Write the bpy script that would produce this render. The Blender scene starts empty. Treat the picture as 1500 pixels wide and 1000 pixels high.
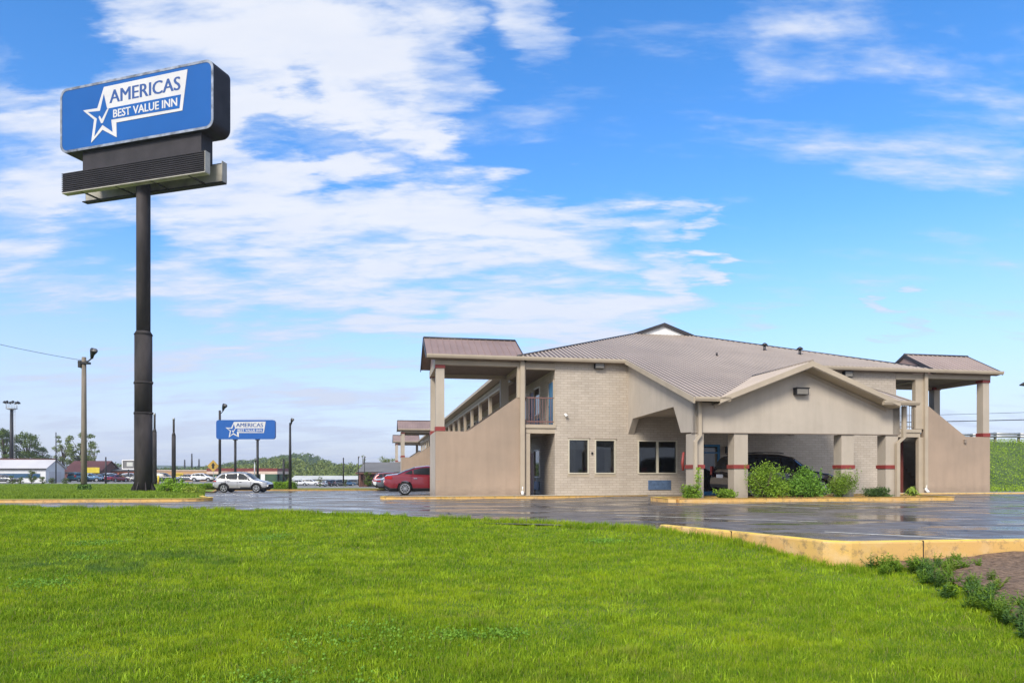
import bpy, bmesh, math, random
import numpy as np
from math import radians, sin, cos, pi, sqrt, atan2
from mathutils import Vector, Matrix
random.seed(7); rng = np.random.default_rng(11)
C = bpy.context.scene.collection
F, HY, HC = 1030.0, 692.0, 1.06          # focal length in photo pixels, horizon row, eye height
def pos(px, Y): return (px-750)/F*Y      # world x of something seen in column px at distance Y
def hgt(py, Y): return HC+(HY-py)/F*Y

# ------------------------------------------------------------------ materials
class NT:
    def __init__(s, name):
        s.m = bpy.data.materials.new(name); s.m.use_nodes = True
        s.t = s.m.node_tree; s.b = s.t.nodes['Principled BSDF']
    def n(s, typ, **kw):
        nd = s.t.nodes.new(typ)
        for k, v in kw.items():
            if k in nd.inputs: nd.inputs[k].default_value = v
            else: setattr(nd, k, v)
        return nd
    def l(s, a, b): s.t.links.new(a, b)
def rgb(c): return (c[0], c[1], c[2], 1)
def mixc(N, fac, a, b, blend='MIX'):
    m = N.n('ShaderNodeMix', data_type='RGBA', blend_type=blend)
    if isinstance(fac, (int, float)): m.inputs[0].default_value = fac
    else: N.l(fac, m.inputs[0])
    for i, v in ((6, a), (7, b)):
        if isinstance(v, tuple): m.inputs[i].default_value = rgb(v)
        else: N.l(v, m.inputs[i])
    return m.outputs[2]
def ramp(N, src, p0, p1, c0=(0,0,0), c1=(1,1,1)):
    r = N.n('ShaderNodeValToRGB'); e = r.color_ramp.elements
    e[0].position = p0; e[1].position = p1; e[0].color = rgb(c0); e[1].color = rgb(c1)
    N.l(src, r.inputs[0]); return r.outputs[0]
def coords(N, scale=(1,1,1), kind='Object'):
    tc = N.n('ShaderNodeTexCoord'); mp = N.n('ShaderNodeMapping'); mp.inputs['Scale'].default_value = scale
    N.l(tc.outputs[kind], mp.inputs[0]); return mp.outputs[0]
def noise(N, vec, scale, detail=4, rough=.55):
    t = N.n('ShaderNodeTexNoise'); t.inputs['Scale'].default_value = scale
    t.inputs['Detail'].default_value = detail; t.inputs['Roughness'].default_value = rough
    N.l(vec, t.inputs['Vector']); return t.outputs['Fac']
def bump(N, h, strength=.2, dist=.01):
    b = N.n('ShaderNodeBump'); b.inputs['Strength'].default_value = strength; b.inputs['Distance'].default_value = dist
    N.l(h, b.inputs['Height']); N.l(b.outputs[0], N.b.inputs['Normal'])
def paint(name, c, rough=.6, metal=0, var=.12, scale=3, spec=.4, bmp=0, vscale=(1,1,1), coat=0):
    N = NT(name); v = coords(N, vscale); nz = noise(N, v, scale, 5)
    f = ramp(N, nz, .3, .7)
    dark = tuple(x*(1-var) for x in c); lite = tuple(min(1, x*(1+var*.8)) for x in c)
    N.l(mixc(N, f, dark, lite), N.b.inputs['Base Color'])
    N.b.inputs['Roughness'].default_value = rough; N.b.inputs['Metallic'].default_value = metal
    N.b.inputs['Specular IOR Level'].default_value = spec
    N.b.inputs['Coat Weight'].default_value = coat; N.b.inputs['Coat Roughness'].default_value = .05
    if bmp: bump(N, noise(N, v, scale*30, 3), bmp, .01)
    return N.m
def stucco(name, c, c2=None):
    N = NT(name); v = coords(N)
    big = ramp(N, noise(N, v, .45, 5, .6), .35, .68)
    streak = ramp(N, noise(N, coords(N, (2.2, 2.2, .22)), 1.6, 5), .42, .75)
    base = mixc(N, big, tuple(x*.90 for x in c), c2 or tuple(x*1.06 for x in c))
    base = mixc(N, mulv(N, streak, .26), base, tuple(x*.62 for x in c))
    sp = N.n('ShaderNodeSeparateXYZ'); N.l(v, sp.inputs[0])
    zr = N.n('ShaderNodeMapRange'); zr.inputs['From Min'].default_value = .75; zr.inputs['From Max'].default_value = .0; N.l(sp.outputs[2], zr.inputs['Value'])
    splash = ramp(N, mulv(N, zr.outputs[0], noise(N, coords(N, (1,1,2.5)), 2.5, 6, .7)), .22, .62)
    base = mixc(N, mulv(N, splash, .55), base, (.16,.12,.09))
    blot = ramp(N, noise(N, coords(N, (1,1,1.3)), 1.1, 8, .72), .56, .70)
    base = mixc(N, mulv(N, blot, .22), base, tuple(x*.7 for x in c))
    N.l(base, N.b.inputs['Base Color']); N.b.inputs['Roughness'].default_value = .85
    N.b.inputs['Specular IOR Level'].default_value = .2
    bump(N, noise(N, v, 70, 4), .25, .008); return N.m
def mulv(N, s, k):
    m = N.n('ShaderNodeMath', operation='MULTIPLY'); N.l(s, m.inputs[0])
    if isinstance(k, (int, float)): m.inputs[1].default_value = k
    else: N.l(k, m.inputs[1])
    return m.outputs[0]
def brick(name, side, c1, c2, mortar):
    N = NT(name); tc = N.n('ShaderNodeTexCoord'); sp = N.n('ShaderNodeSeparateXYZ'); cb = N.n('ShaderNodeCombineXYZ')
    N.l(tc.outputs['Object'], sp.inputs[0]); N.l(sp.outputs[1 if side else 0], cb.inputs[0]); N.l(sp.outputs[2], cb.inputs[1])
    b = N.n('ShaderNodeTexBrick'); b.inputs['Scale'].default_value = 1; b.inputs['Brick Width'].default_value = .34
    b.inputs['Row Height'].default_value = .115; b.inputs['Mortar Size'].default_value = .011; b.inputs['Mortar Smooth'].default_value = .4
    b.inputs['Bias'].default_value = -.1
    for k, v in (('Color1', c1), ('Color2', c2), ('Mortar', mortar)): b.inputs[k].default_value = rgb(v)
    N.l(cb.outputs[0], b.inputs['Vector'])
    g = ramp(N, noise(N, tc.outputs['Object'], .6, 5, .6), .35, .7, (.86,.86,.86), (1.06,1.06,1.06))
    N.l(mixc(N, 1.0, b.outputs[0], g, 'MULTIPLY'), N.b.inputs['Base Color'])
    inv = N.n('ShaderNodeMath', operation='SUBTRACT'); inv.inputs[0].default_value = 1; N.l(b.outputs['Fac'], inv.inputs[1])
    bump(N, inv.outputs[0], .5, .012)
    N.b.inputs['Roughness'].default_value = .8; N.b.inputs['Specular IOR Level'].default_value = .2
    return N.m
def leafmat(name, dark, lite, scale=.8, rough=.55, trans=.25):
    N = NT(name); v = coords(N)
    f = ramp(N, noise(N, v, scale, 4), .32, .68)
    f2 = noise(N, v, scale*23, 2)
    a = N.n('ShaderNodeAttribute', attribute_name='rnd')
    c = mixc(N, f, dark, lite)
    c = mixc(N, mulv(N, a.outputs['Fac'], .6), c, tuple(x*1.5 for x in lite))
    N.l(c, N.b.inputs['Base Color']); N.b.inputs['Roughness'].default_value = rough
    N.b.inputs['Specular IOR Level'].default_value = .25
    tr = N.n('ShaderNodeBsdfTranslucent'); N.l(c, tr.inputs[0])
    mx = N.n('ShaderNodeMixShader'); mx.inputs[0].default_value = trans
    out = N.t.nodes['Material Output']
    N.l(N.b.outputs[0], mx.inputs[1]); N.l(tr.outputs[0], mx.inputs[2]); N.l(mx.outputs[0], out.inputs[0])
    return N.m
def glass(name, c=(.02,.022,.025), rough=.03):
    N = NT(name); N.b.inputs['Base Color'].default_value = rgb(c); N.b.inputs['Roughness'].default_value = rough
    N.b.inputs['Specular IOR Level'].default_value = .9; return N.m

M = {}
def clearglass():
    N = NT('clear_window_glass'); tr = N.n('ShaderNodeBsdfTransparent'); tr.inputs[0].default_value = (.7,.73,.73,1); gl = N.n('ShaderNodeBsdfGlossy'); gl.inputs['Roughness'].default_value = .02
    fr = N.n('ShaderNodeFresnel'); fr.inputs[0].default_value = 1.6; mx = N.n('ShaderNodeMixShader'); N.l(fr.outputs[0], mx.inputs[0]); N.l(tr.outputs[0], mx.inputs[1]); N.l(gl.outputs[0], mx.inputs[2]); N.l(mx.outputs[0], N.t.nodes['Material Output'].inputs[0]); return N.m
M['clear'] = clearglass()
M['stucco'] = stucco('beige_stucco', (.475,.41,.33))
M['stucco_tan'] = stucco('tan_stucco', (.355,.27,.198), (.40,.295,.213))
M['trim'] = paint('beige_trim', (.42,.345,.25), .6, var=.1, scale=1.2)
M['trim_dark'] = paint('taupe_trim', (.25,.20,.155), .6, var=.15, scale=1.2)
M['column'] = stucco('column_stucco', (.45,.385,.305))
M['brick_f'] = brick('painted_brick_front', 0, (.505,.435,.35), (.445,.378,.30), (.37,.305,.24))
M['brick_s'] = brick('painted_brick_side', 1, (.505,.435,.35), (.445,.378,.30), (.37,.305,.24))
M['band'] = paint('red_band', (.24,.04,.032), .5, var=.15)
M['roof'] = paint('roof_metal', (.125,.086,.062), .5, .1, var=.14, scale=.5)
M['roof_rib'] = paint('roof_rib', (.46,.375,.295), .45, .1, var=.1, scale=.5)
M['roof_trim'] = paint('roof_trim', (.055,.05,.05), .45, .4, var=.1)
M['tower_roof'] = paint('tower_roof_metal', (.28,.195,.165), .5, .05, var=.16, scale=.6)
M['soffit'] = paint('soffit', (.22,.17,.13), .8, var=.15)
M['glass'] = glass('window_glass', (.018,.017,.016)); M['white'] = paint('white_paint', (.78,.76,.72), .5, var=.06)
M['blue_door'] = paint('blue_door', (.03,.16,.32), .4); M['purple_door'] = paint('plum_door', (.05,.03,.10), .4)
M['red_door'] = paint('maroon_door', (.16,.045,.035), .5); M['dark'] = paint('dark_metal', (.025,.024,.024), .5, .3, var=.3)
M['ac'] = paint('blue_grille', (.10,.155,.25), .5, var=.25, scale=6)
M['rail'] = paint('brown_railing', (.20,.10,.08), .5); M['rail_g'] = paint('taupe_railing', (.20,.165,.13), .5)
M['lamp_lens'] = paint('lamp_lens', (.20,.18,.15), .25, var=.1)
M['galv'] = paint('galvanized', (.42,.42,.41), .45, .5, var=.15)
M['wood'] = paint('wood_pole', (.20,.165,.125), .85, var=.3, scale=1.5, vscale=(6,6,.5))
M['pole'] = paint('pylon_steel', (.040,.033,.031), .85, 0, var=.75, scale=1.3, vscale=(1,1,.25))
M['sign_case'] = paint('sign_case', (.022,.018,.020), .7, 0, var=.45, scale=1.1)
M['sign_edge'] = paint('sign_edge', (.20,.22,.26), .5, .2, var=.7, scale=2.5)
M['sign_blue'] = paint('sign_blue', (.010,.095,.33), .6, spec=.15, var=.07, scale=.4)
M['sign_blue2'] = paint('sign_blue_deep', (.008,.085,.33), .35, var=.07, scale=.4)
M['sign_white'] = paint('sign_white', (.56,.545,.54), .6, var=.08, scale=.8)
M['sign_ink'] = paint('sign_ink', (.02,.07,.24), .4, var=.05)
M['tyre'] = paint('tyre', (.015,.015,.015), .8, var=.2); M['rim'] = paint('rim', (.5,.5,.5), .3, .8, var=.05)
M['cladding'] = paint('black_plastic', (.02,.02,.022), .65, var=.2)
M['chrome'] = paint('chrome', (.7,.7,.7), .15, 1, var=.03)
M['headlight'] = paint('headlight', (.6,.62,.65), .12, .3, var=.05); M['taillight'] = paint('taillight', (.35,.01,.01), .15, var=.1)
M['bark'] = paint('bark', (.09,.065,.045), .9, var=.35, scale=4, vscale=(3,3,.5))
M['glass_car'] = glass('car_glass', (.012,.014,.016), .22); M['glass_car'].node_tree.nodes['Principled BSDF'].inputs['Specular IOR Level'].default_value = .35
def kerbmat():
    N = NT('faded_yellow_kerb'); v = coords(N)
    base = mixc(N, ramp(N, noise(N, v, .8, 5), .35, .65), (.60,.35,.13), (.64,.40,.10))
    pale = mixc(N, ramp(N, noise(N, v, 2.1, 6, .65), .5, .68), base, (.64,.43,.20))
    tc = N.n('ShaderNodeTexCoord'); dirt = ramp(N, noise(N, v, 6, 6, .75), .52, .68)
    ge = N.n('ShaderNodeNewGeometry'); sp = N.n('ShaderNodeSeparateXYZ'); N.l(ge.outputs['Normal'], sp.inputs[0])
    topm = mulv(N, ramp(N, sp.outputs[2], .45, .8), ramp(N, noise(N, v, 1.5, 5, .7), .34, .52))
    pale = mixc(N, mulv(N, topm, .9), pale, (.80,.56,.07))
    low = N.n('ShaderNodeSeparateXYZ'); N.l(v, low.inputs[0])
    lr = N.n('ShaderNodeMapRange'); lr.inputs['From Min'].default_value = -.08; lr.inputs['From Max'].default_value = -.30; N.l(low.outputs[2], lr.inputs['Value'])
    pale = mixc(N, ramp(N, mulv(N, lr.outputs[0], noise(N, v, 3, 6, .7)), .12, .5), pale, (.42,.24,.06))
    pit = ramp(N, noise(N, v, 28, 3, .6), .66, .74)
    pale = mixc(N, mulv(N, pit, .6), pale, (.25,.17,.10))
    N.l(mixc(N, mulv(N, dirt, .8), pale, (.17,.12,.07)), N.b.inputs['Base Color'])
    N.b.inputs['Roughness'].default_value = .75; bump(N, noise(N, v, 25, 5), .35, .01); return N.m
M['kerb'] = kerbmat()
M['concrete'] = paint('concrete', (.42,.39,.34), .8, var=.15, scale=1.5, bmp=.2)

# ------------------------------------------------------------------ mesh helpers
class MB:
    def __init__(s): s.v = []; s.f = []; s.m = []; s.sm = []
    def add(s, vs, fs, mi=0, smooth=False):
        o = len(s.v); s.v += [tuple(p) for p in vs]
        for f in fs: s.f.append([i+o for i in f]); s.m.append(mi); s.sm.append(smooth)
        return s
    def box(s, x0, x1, y0, y1, z0, z1, mi=0):
        return s.add([(x0,y0,z0),(x1,y0,z0),(x1,y1,z0),(x0,y1,z0),(x0,y0,z1),(x1,y0,z1),(x1,y1,z1),(x0,y1,z1)],
            [(0,3,2,1),(4,5,6,7),(0,1,5,4),(1,2,6,5),(2,3,7,6),(3,0,4,7)], mi)
    def prism(s, pts, d, mi=0):          # closed planar polygon pushed along vector d
        pts = [Vector(p) for p in pts]; d = Vector(d); n = len(pts)
        nrm = Vector((0,0,0))
        for i in range(n): nrm += pts[i].cross(pts[(i+1) % n])
        if nrm.dot(d) > 0: pts.reverse()
        vs = pts+[p+d for p in pts]
        fs = [tuple(range(n)), tuple(reversed(range(n, 2*n)))]+[(i, i+n, (i+1) % n+n, (i+1) % n) for i in range(n)]
        return s.add(vs, fs, mi)
    def tube(s, pts, radii, seg=10, mi=0, cap=True, smooth=True):
        pts = [Vector(p) for p in pts]; n = len(pts)
        if isinstance(radii, (int, float)): radii = [radii]*n
        vs = []; fs = []
        up = None
        for i, p in enumerate(pts):
            d = (pts[min(i+1, n-1)]-pts[max(i-1, 0)]).normalized()
            if up is None: up = Vector((1,0,0)) if abs(d.z) > .7 else Vector((0,0,1))
            a = (up-d*up.dot(d)).normalized(); b = d.cross(a)
            for k in range(seg):
                t = 2*pi*k/seg; vs.append(p+(a*cos(t)+b*sin(t))*radii[i])
        for i in range(n-1):
            for k in range(seg):
                q = (k+1) % seg; fs.append((i*seg+k, i*seg+q, (i+1)*seg+q, (i+1)*seg+k))
        if cap: fs += [tuple(reversed(range(seg))), tuple(range((n-1)*seg, n*seg))]
        return s.add(vs, fs, mi, smooth)
    def build(s, name, mats, parent=None, loc=None, rot=None):
        me = bpy.data.meshes.new(name); me.from_pydata(s.v, [], s.f)
        if not isinstance(mats, (list, tuple)): mats = [mats]
        for m in mats: me.materials.append(M[m] if isinstance(m, str) else m)
        me.polygons.foreach_set('material_index', s.m); me.polygons.foreach_set('use_smooth', s.sm)
        me.update(); o = bpy.data.objects.new(name, me); C.objects.link(o)
        if parent: o.parent = parent
        if loc: o.location = loc
        if rot is not None: o.rotation_euler = (0, 0, rot)
        return o
def tag(o, label=None, cat=None, group=None, kind=None):
    if label: o['label'] = label
    if cat: o['category'] = cat
    if group: o['group'] = group
    if kind: o['kind'] = kind
    return o
def thing(name, label, cat, loc=(0,0,0), rz=0, group=None):
    o = bpy.data.objects.new(name, None); C.objects.link(o); o.location = loc; o.rotation_euler = (0,0,rz)
    o.empty_display_size = .3
    return tag(o, label, cat, group)
def children(o): return [c for c in C.objects if c.parent == o]
def dup(o, parent=None, mats=None):
    c = o.copy(); C.objects.link(c); c.parent = parent
    for ch in children(o): dup(ch, c)
    return c
def quads(name, V, mat, parent=None, rnd=None, smooth=False):     # V: (n,4,3)
    n = len(V); me = bpy.data.meshes.new(name)
    me.vertices.add(n*4); me.vertices.foreach_set('co', V.reshape(-1).astype(np.float32))
    me.loops.add(n*4); me.loops.foreach_set('vertex_index', np.arange(n*4, dtype=np.int32))
    me.polygons.add(n); me.polygons.foreach_set('loop_start', np.arange(0, n*4, 4, dtype=np.int32))
    me.update(calc_edges=True)
    if rnd is not None:
        a = me.attributes.new('rnd', 'FLOAT', 'FACE'); a.data.foreach_set('value', rnd.astype(np.float32))
    me.materials.append(M[mat] if isinstance(mat, str) else mat)
    o = bpy.data.objects.new(name, me); C.objects.link(o)
    if parent: o.parent = parent
    return o
def leafquads(P, size, elong=1.6, up=.3):       # P (n,3) positions -> leaf quads with random orientation
    n = len(P); d = rng.normal(size=(n,3)); d[:,2] = d[:,2]*.7+up; d /= np.linalg.norm(d, axis=1)[:,None]
    r = rng.normal(size=(n,3)); s = np.cross(d, r); s /= np.linalg.norm(s, axis=1)[:,None]
    L = (size*rng.uniform(.6,1.3,n))[:,None]; W_ = L/elong
    a = P-d*L*.5; b = P+d*L*.5
    return np.stack([a, P+s*W_*.5, b, P-s*W_*.5], axis=1)
def lobe_points(lobes, n, shell=.55):
    vol = np.array([l[3]*l[4]*l[5] for l in lobes])**(2/3); pr = vol/vol.sum(); out = []
    for l, k in zip(lobes, rng.multinomial(n, pr)):
        d = rng.normal(size=(k,3)); d /= np.linalg.norm(d, axis=1)[:,None]
        r = shell+(1-shell)*rng.random(k)**.7; r *= 1+.16*rng.normal(size=k)
        out.append(np.array(l[:3])+d*r[:,None]*np.array(l[3:6]))
    return np.concatenate(out)
def smooth(t): t = max(0, min(1, t)); return t*t*(3-2*t)
def vnoise(x, y, s=1.0, seed=0):
    return (sin(x*1.7*s+seed)+sin(y*2.3*s+seed*2.1+x*.7*s)+sin((x+y)*1.1*s+seed*.7)+sin(x*4.1*s-y*3.3*s+seed))/4

# ------------------------------------------------------------------ terrain
A = radians(10.56); CA, SA = cos(A), sin(A); D0 = 31.6; X0 = (638-750)/F*D0
def W(u, v): return (X0+u*CA-v*SA, D0+u*SA+v*CA)
def UV(x, y): dx, dy = x-X0, y-D0; return (dx*CA+dy*SA, -dx*SA+dy*CA)
def zlot(x, y):
    z = -.62*smooth((y-36)/24)
    u, v = UV(x, y)
    z -= .08*smooth((9-u)/4)*smooth((v+9)/5)*(1-smooth((y-36)/24))
    w = smooth((u-.5)/3)*smooth((v+.5)/2)        # level pad the building stands on
    return z*(1-w)-.0*w
EDGE = [(-90,42),(-40,28),(-22,22.4),(-15,20.4),(-8.3,18.9),(-2.3,15.8),(.7,14.8),(2.0,13.9),(2.75,13.1),(3.62,11.6),(4.15,10.55),(4.42,10.0),(4.75,9.83),(5.8,9.98),(7.5,10.2),(14,11.1),(40,14.5),(90,21)]
def yedge(x):
    for (a, b), (c, d) in zip(EDGE, EDGE[1:]):
        if a <= x <= c: return b+(d-b)*(x-a)/(c-a)
    return EDGE[0][1] if x < EDGE[0][0] else EDGE[-1][1]
def zlawn(x, y):
    t = y-5
    z = -.5+.0455*t if y < 16 else 0+.0*(y-16)
    z = min(z, .0)
    if x > 4.5 and y > 6: z += min(.17, .05*(x-4.5))*smooth((y-6)/4)
    z += .02*vnoise(x, y, .5, 3)
    if x < 4.7: z += (.05 if x < 1.5 else (.05+.09*smooth((x-1.5)/.8))*smooth((4.55-x)/1.0))*smooth(1-(yedge(x)-y)/1.8)
    return z
def gridmesh(name, xs, rows, fz, mats, kind='structure'):   # rows(x) -> list of y
    mb = MB(); R = [rows(x) for x in xs]; nr = len(R[0])
    vs = [(x, y, fz(x, y)) for x, r in zip(xs, R) for y in r]
    fs = [(i*nr+j, (i+1)*nr+j, (i+1)*nr+j+1, i*nr+j+1) for i in range(len(xs)-1) for j in range(nr-1)]
    mb.add(vs, fs, 0, True); o = mb.build(name, mats); tag(o, kind=kind); return o
def lin(a, b, n): return [a+(b-a)*i/(n-1) for i in range(n)]

def asphalt():
    N = NT('wet_asphalt'); v = coords(N)
    fine = noise(N, v, 60, 3); mid = noise(N, v, .55, 6, .62); big = noise(N, v, .16, 4)
    sealed = ramp(N, noise(N, coords(N, (.5,1,1)), .12, 3), .45, .56)
    c = mixc(N, ramp(N, mid, .3, .7), (.10,.08,.060), (.22,.182,.14))
    c = mixc(N, mulv(N, ramp(N, noise(N, v, 1.7, 6, .7), .48, .62), .55), c, (.32,.275,.245))
    c = mixc(N, mulv(N, ramp(N, fine, .55, .75), .35), c, (.33,.29,.26))
    vo = N.n('ShaderNodeTexVoronoi', feature='DISTANCE_TO_EDGE'); vo.inputs['Scale'].default_value = .23
    wv = N.n('ShaderNodeVectorMath', operation='ADD'); nz = N.n('ShaderNodeTexNoise'); nz.inputs['Scale'].default_value = .9; nz.inputs['Detail'].default_value = 5; N.l(v, nz.inputs['Vector']); N.l(v, wv.inputs[0]); N.l(nz.outputs['Color'], wv.inputs[1]); N.l(wv.outputs[0], vo.inputs['Vector'])
    c = mixc(N, mulv(N, ramp(N, vo.outputs['Distance'], .004, .010, (1,1,1), (0,0,0)), .8), c, (.02,.018,.018))
    wet = noise(N, coords(N, (.7,1.6,1)), .55, 7, .62)
    pud = ramp(N, wet, .44, .51, (1,1,1), (0,0,0)); damp = ramp(N, wet, .50, .68, (1,1,1), (0,0,0))
    c = mixc(N, mulv(N, damp, .45), c, (.055,.046,.040))
    N.l(c, N.b.inputs['Base Color'])
    r = ramp(N, wet, .42, .60, (.11,.11,.11), (.60,.60,.60)); N.l(r, N.b.inputs['Roughness'])
    N.b.inputs['Specular IOR Level'].default_value = .36
    dry = N.n('ShaderNodeMath', operation='SUBTRACT'); dry.inputs[0].default_value = 1; N.l(pud, dry.inputs[1])
    bump(N, mulv(N, noise(N, v, 35, 4, .7), dry.outputs[0]), .3, .012)
    return N.m
M['asphalt'] = asphalt()
def grassground():
    N = NT('lawn_soil'); v = coords(N)
    c = mixc(N, ramp(N, noise(N, v, .5, 5), .3, .7), (.08,.14,.012), (.14,.20,.02))
    c = mixc(N, mulv(N, ramp(N, noise(N, v, 9, 4), .5, .7), .5), c, (.06,.10,.012))
    N.l(c, N.b.inputs['Base Color']); N.b.inputs['Roughness'].default_value = .95
    bump(N, noise(N, v, 30, 4), .6, .03); return N.m
M['lawn'] = grassground()
def meadow(name, a, b, sc=.3):
    N = NT(name); v = coords(N)
    c = mixc(N, ramp(N, noise(N, v, sc, 6, .6), .35, .65), a, b)
    c = mixc(N, mulv(N, ramp(N, noise(N, v, sc*14, 4), .45, .7), .45), c, tuple(x*.6 for x in a))
    N.l(c, N.b.inputs['Base Color']); N.b.inputs['Roughness'].default_value = .95
    bump(N, noise(N, v, sc*30, 4), .5, .05); return N.m
M['meadow'] = meadow('verge_grass', (.13,.21,.012), (.25,.32,.02), .8)
M['far_ground'] = meadow('far_ground', (.20,.19,.17), (.28,.265,.24), .05)

g = MB(); 
def zground(x, y):
    px = 750+F*x/max(y, 1); return -.75-1.75*smooth((y-80)/95)*smooth((px-330)/90)
gx = lin(-3000,-160,12)+lin(-150,60,106)+lin(80,3000,12); gy = [-300,-100,0,40,70]+lin(76,260,60)+[320,400,600,1000,1600,2400]
g.add([(x, y, zground(x, y)) for x in gx for y in gy], [(i*len(gy)+j, (i+1)*len(gy)+j, (i+1)*len(gy)+j+1, i*len(gy)+j+1) for i in range(len(gx)-1) for j in range(len(gy)-1)], 0, True); tag(g.build('ground', 'far_ground'), kind='structure')
xs = sorted(set([round(x,3) for x in lin(-90,-24,34)+lin(-24,1.5,60)+lin(1.5,6,37)+lin(6,30,40)+lin(30,90,20)]))
def lotrows(x):
    e = yedge(x)-(0 if x > 1.8 else .5*smooth((1.8-x)/1.0))
    return [e+(82-e)*(i/70)**1.6 for i in range(71)]
gridmesh('parking_lot', xs, lotrows, zlot, 'asphalt')
def lawnrows(x):
    e = yedge(x)+(-.02 if x > 1.9 else .12)
    return [-6+(e+6)*i/60 for i in range(61)]
gridmesh('lawn', xs, lawnrows, zlawn, 'lawn')

# retaining kerb in front of the lot
def sweep(name, pts, w, ztop, zbot, mat, closed=False, r=.03, kind='structure'):
    mb = MB(); n = len(pts); P = [Vector((p[0], p[1])) for p in pts]; ring = []
    for i in range(n):
        a = P[i-1] if (i > 0 or closed) else P[i]; b = P[(i+1) % n] if (i < n-1 or closed) else P[i]
        d = (b-a).normalized(); nn = Vector((d.y, -d.x))
        zt = ztop(P[i].x, P[i].y); zb = zbot(P[i].x, P[i].y)
        prof = [(0, zb), (0, zt-r), (-r*.3, zt-r*.3), (-r, zt), (-w+r, zt), (-w+r*.3, zt-r*.3), (-w, zt-r), (-w, zb)]
        ring.append([(P[i].x+nn.x*q, P[i].y+nn.y*q, z) for q, z in prof])
    k = 8; vs = [p for rr in ring for p in rr]; fs = []
    for i in range(n if closed else n-1):
        for j in range(k-1): fs.append((i*k+j, i*k+j+1, ((i+1) % n)*k+j+1, ((i+1) % n)*k+j))
    if not closed: fs += [tuple(range(k)), tuple(reversed(range((n-1)*k, n*k)))]
    mb.add(vs, fs); o = mb.build(name, mat); tag(o, kind=kind); return o
def dense(pts, step=.5):
    out = [pts[0]]
    for a, b in zip(pts, pts[1:]):
        L = math.hypot(b[0]-a[0], b[1]-a[1]); k = max(1, int(L/step))
        out += [(a[0]+(b[0]-a[0])*i/k, a[1]+(b[1]-a[1])*i/k) for i in range(1, k+1)]
    return out
ke = dense([p for p in EDGE if 2.7 <= p[0] < 41], .25)
ke = ke[::-1]
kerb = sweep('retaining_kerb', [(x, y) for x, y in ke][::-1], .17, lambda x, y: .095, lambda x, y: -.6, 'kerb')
tag(kerb, 'faded yellow concrete retaining kerb between lawn and parking lot', 'kerb', kind='thing'); kerb['kind'] = 'structure'
for x in (5.84, 3.62, 8.9, 12.4):
    y = yedge(x)-.002; jb = MB(); jb.box(x-.006, x+.006, y-.004, y+.10, -.4, .097); tag(jb.build('kerb_joint', 'dark'), kind='structure')

# soil bed on the right
def zsoil(x, y): return zlawn(x, y)+.04+.02*vnoise(x*3, y*3, 1.3, 5)+.012*vnoise(x*9, y*9, 1.2, 1)
def soilmat():
    N = NT('mulch_soil'); v = coords(N)
    c = mixc(N, ramp(N, noise(N, v, 14, 6, .7), .35, .65), (.12,.07,.038), (.37,.24,.145))
    N.l(c, N.b.inputs['Base Color']); N.b.inputs['Roughness'].default_value = .95
    bump(N, noise(N, coords(N, (1,2,1)), 22, 6, .7), 1, .05); return N.m
M['soil'] = soilmat()
def soil_left(y):     # left border of the bed
    P = [(-7,4.2),(4.3,4.62),(5.5,4.75),(6.7,4.92),(7.7,5.15),(8.6,5.36),(9.2,5.30),(9.9,5.45),(60,5.6)]
    for (a, b), (c, d) in zip(P, P[1:]):
        if a <= y <= c: return b+(d-b)*(y-a)/(c-a)+.05*sin(y*7)+.03*sin(y*17)
    return 5.6
mb = MB(); NY = 110; XX = lin(0,1,130); YY = lin(2.5,1,2); rows_ = []
for j in range(NY):
    q = j/(NY-1); row = []
    for t_ in XX:
        xf = t_**2.2*34; y0_ = 2.5+7.4*q; xl = soil_left(y0_); x = xl+xf; y = 2.5+(yedge(x)-.02-2.5)*q; row.append((x, y, zsoil(x, y)))
    rows_.append(row)
mb.add([p for r_ in rows_ for p in r_], [(j*130+i, j*130+i+1, (j+1)*130+i+1, (j+1)*130+i) for j in range(NY-1) for i in range(129)], 0, True); tag(mb.build('soil_bed', 'soil'), kind='structure')

# ------------------------------------------------------------------ islands, verges, pavements
def flatpoly(name, pts, z0, dz, mat, kind='structure', h=.3):
    """raised bed following the lot: fan-free polygon via bmesh triangulation of a dense outline"""
    bm = bmesh.new(); vs = [bm.verts.new((x, y, 0)) for x, y in pts]; bm.faces.new(vs)
    bmesh.ops.triangulate(bm, faces=bm.faces[:])
    for _ in range(3): bmesh.ops.subdivide_edges(bm, edges=[e for e in bm.edges if e.calc_length() > 2.5], cuts=1); bmesh.ops.triangulate(bm, faces=bm.faces[:])
    for v in bm.verts: v.co.z = z0(v.co.x, v.co.y)+dz
    bm.normal_update()
    for f in bm.faces:
        if f.normal.z < 0: f.normal_flip()
    me = bpy.data.meshes.new(name); bm.to_mesh(me); bm.free(); me.materials.append(M[mat])
    o = bpy.data.objects.new(name, me); C.objects.link(o); tag(o, kind=kind); return o
def arc(cx, cy, r, a0, a1, n=8): return [(cx+r*cos(radians(a0+(a1-a0)*i/n)), cy+r*sin(radians(a0+(a1-a0)*i/n))) for i in range(n+1)]
isl = [(-95,22.6),(-50,24.2),(-30,25.6),(-19.4,26.7),(-13.2,27.8)]+arc(-13.2,28.6,.8,-85,70,8)+[(-16.5,36),(-21,48),(-27,64),(-33,97),(-120,97),(-120,22)]
flatpoly('pylon_verge', isl, zlot, .10, 'meadow')
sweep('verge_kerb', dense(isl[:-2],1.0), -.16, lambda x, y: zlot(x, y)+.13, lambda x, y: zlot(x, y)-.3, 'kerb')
isl2 = [(-33,65.5),(-13.5,66.5)]+arc(-13.5,68,1.5,-90,60,6)+[(-15,71.5),(-36,71.5)]
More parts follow.
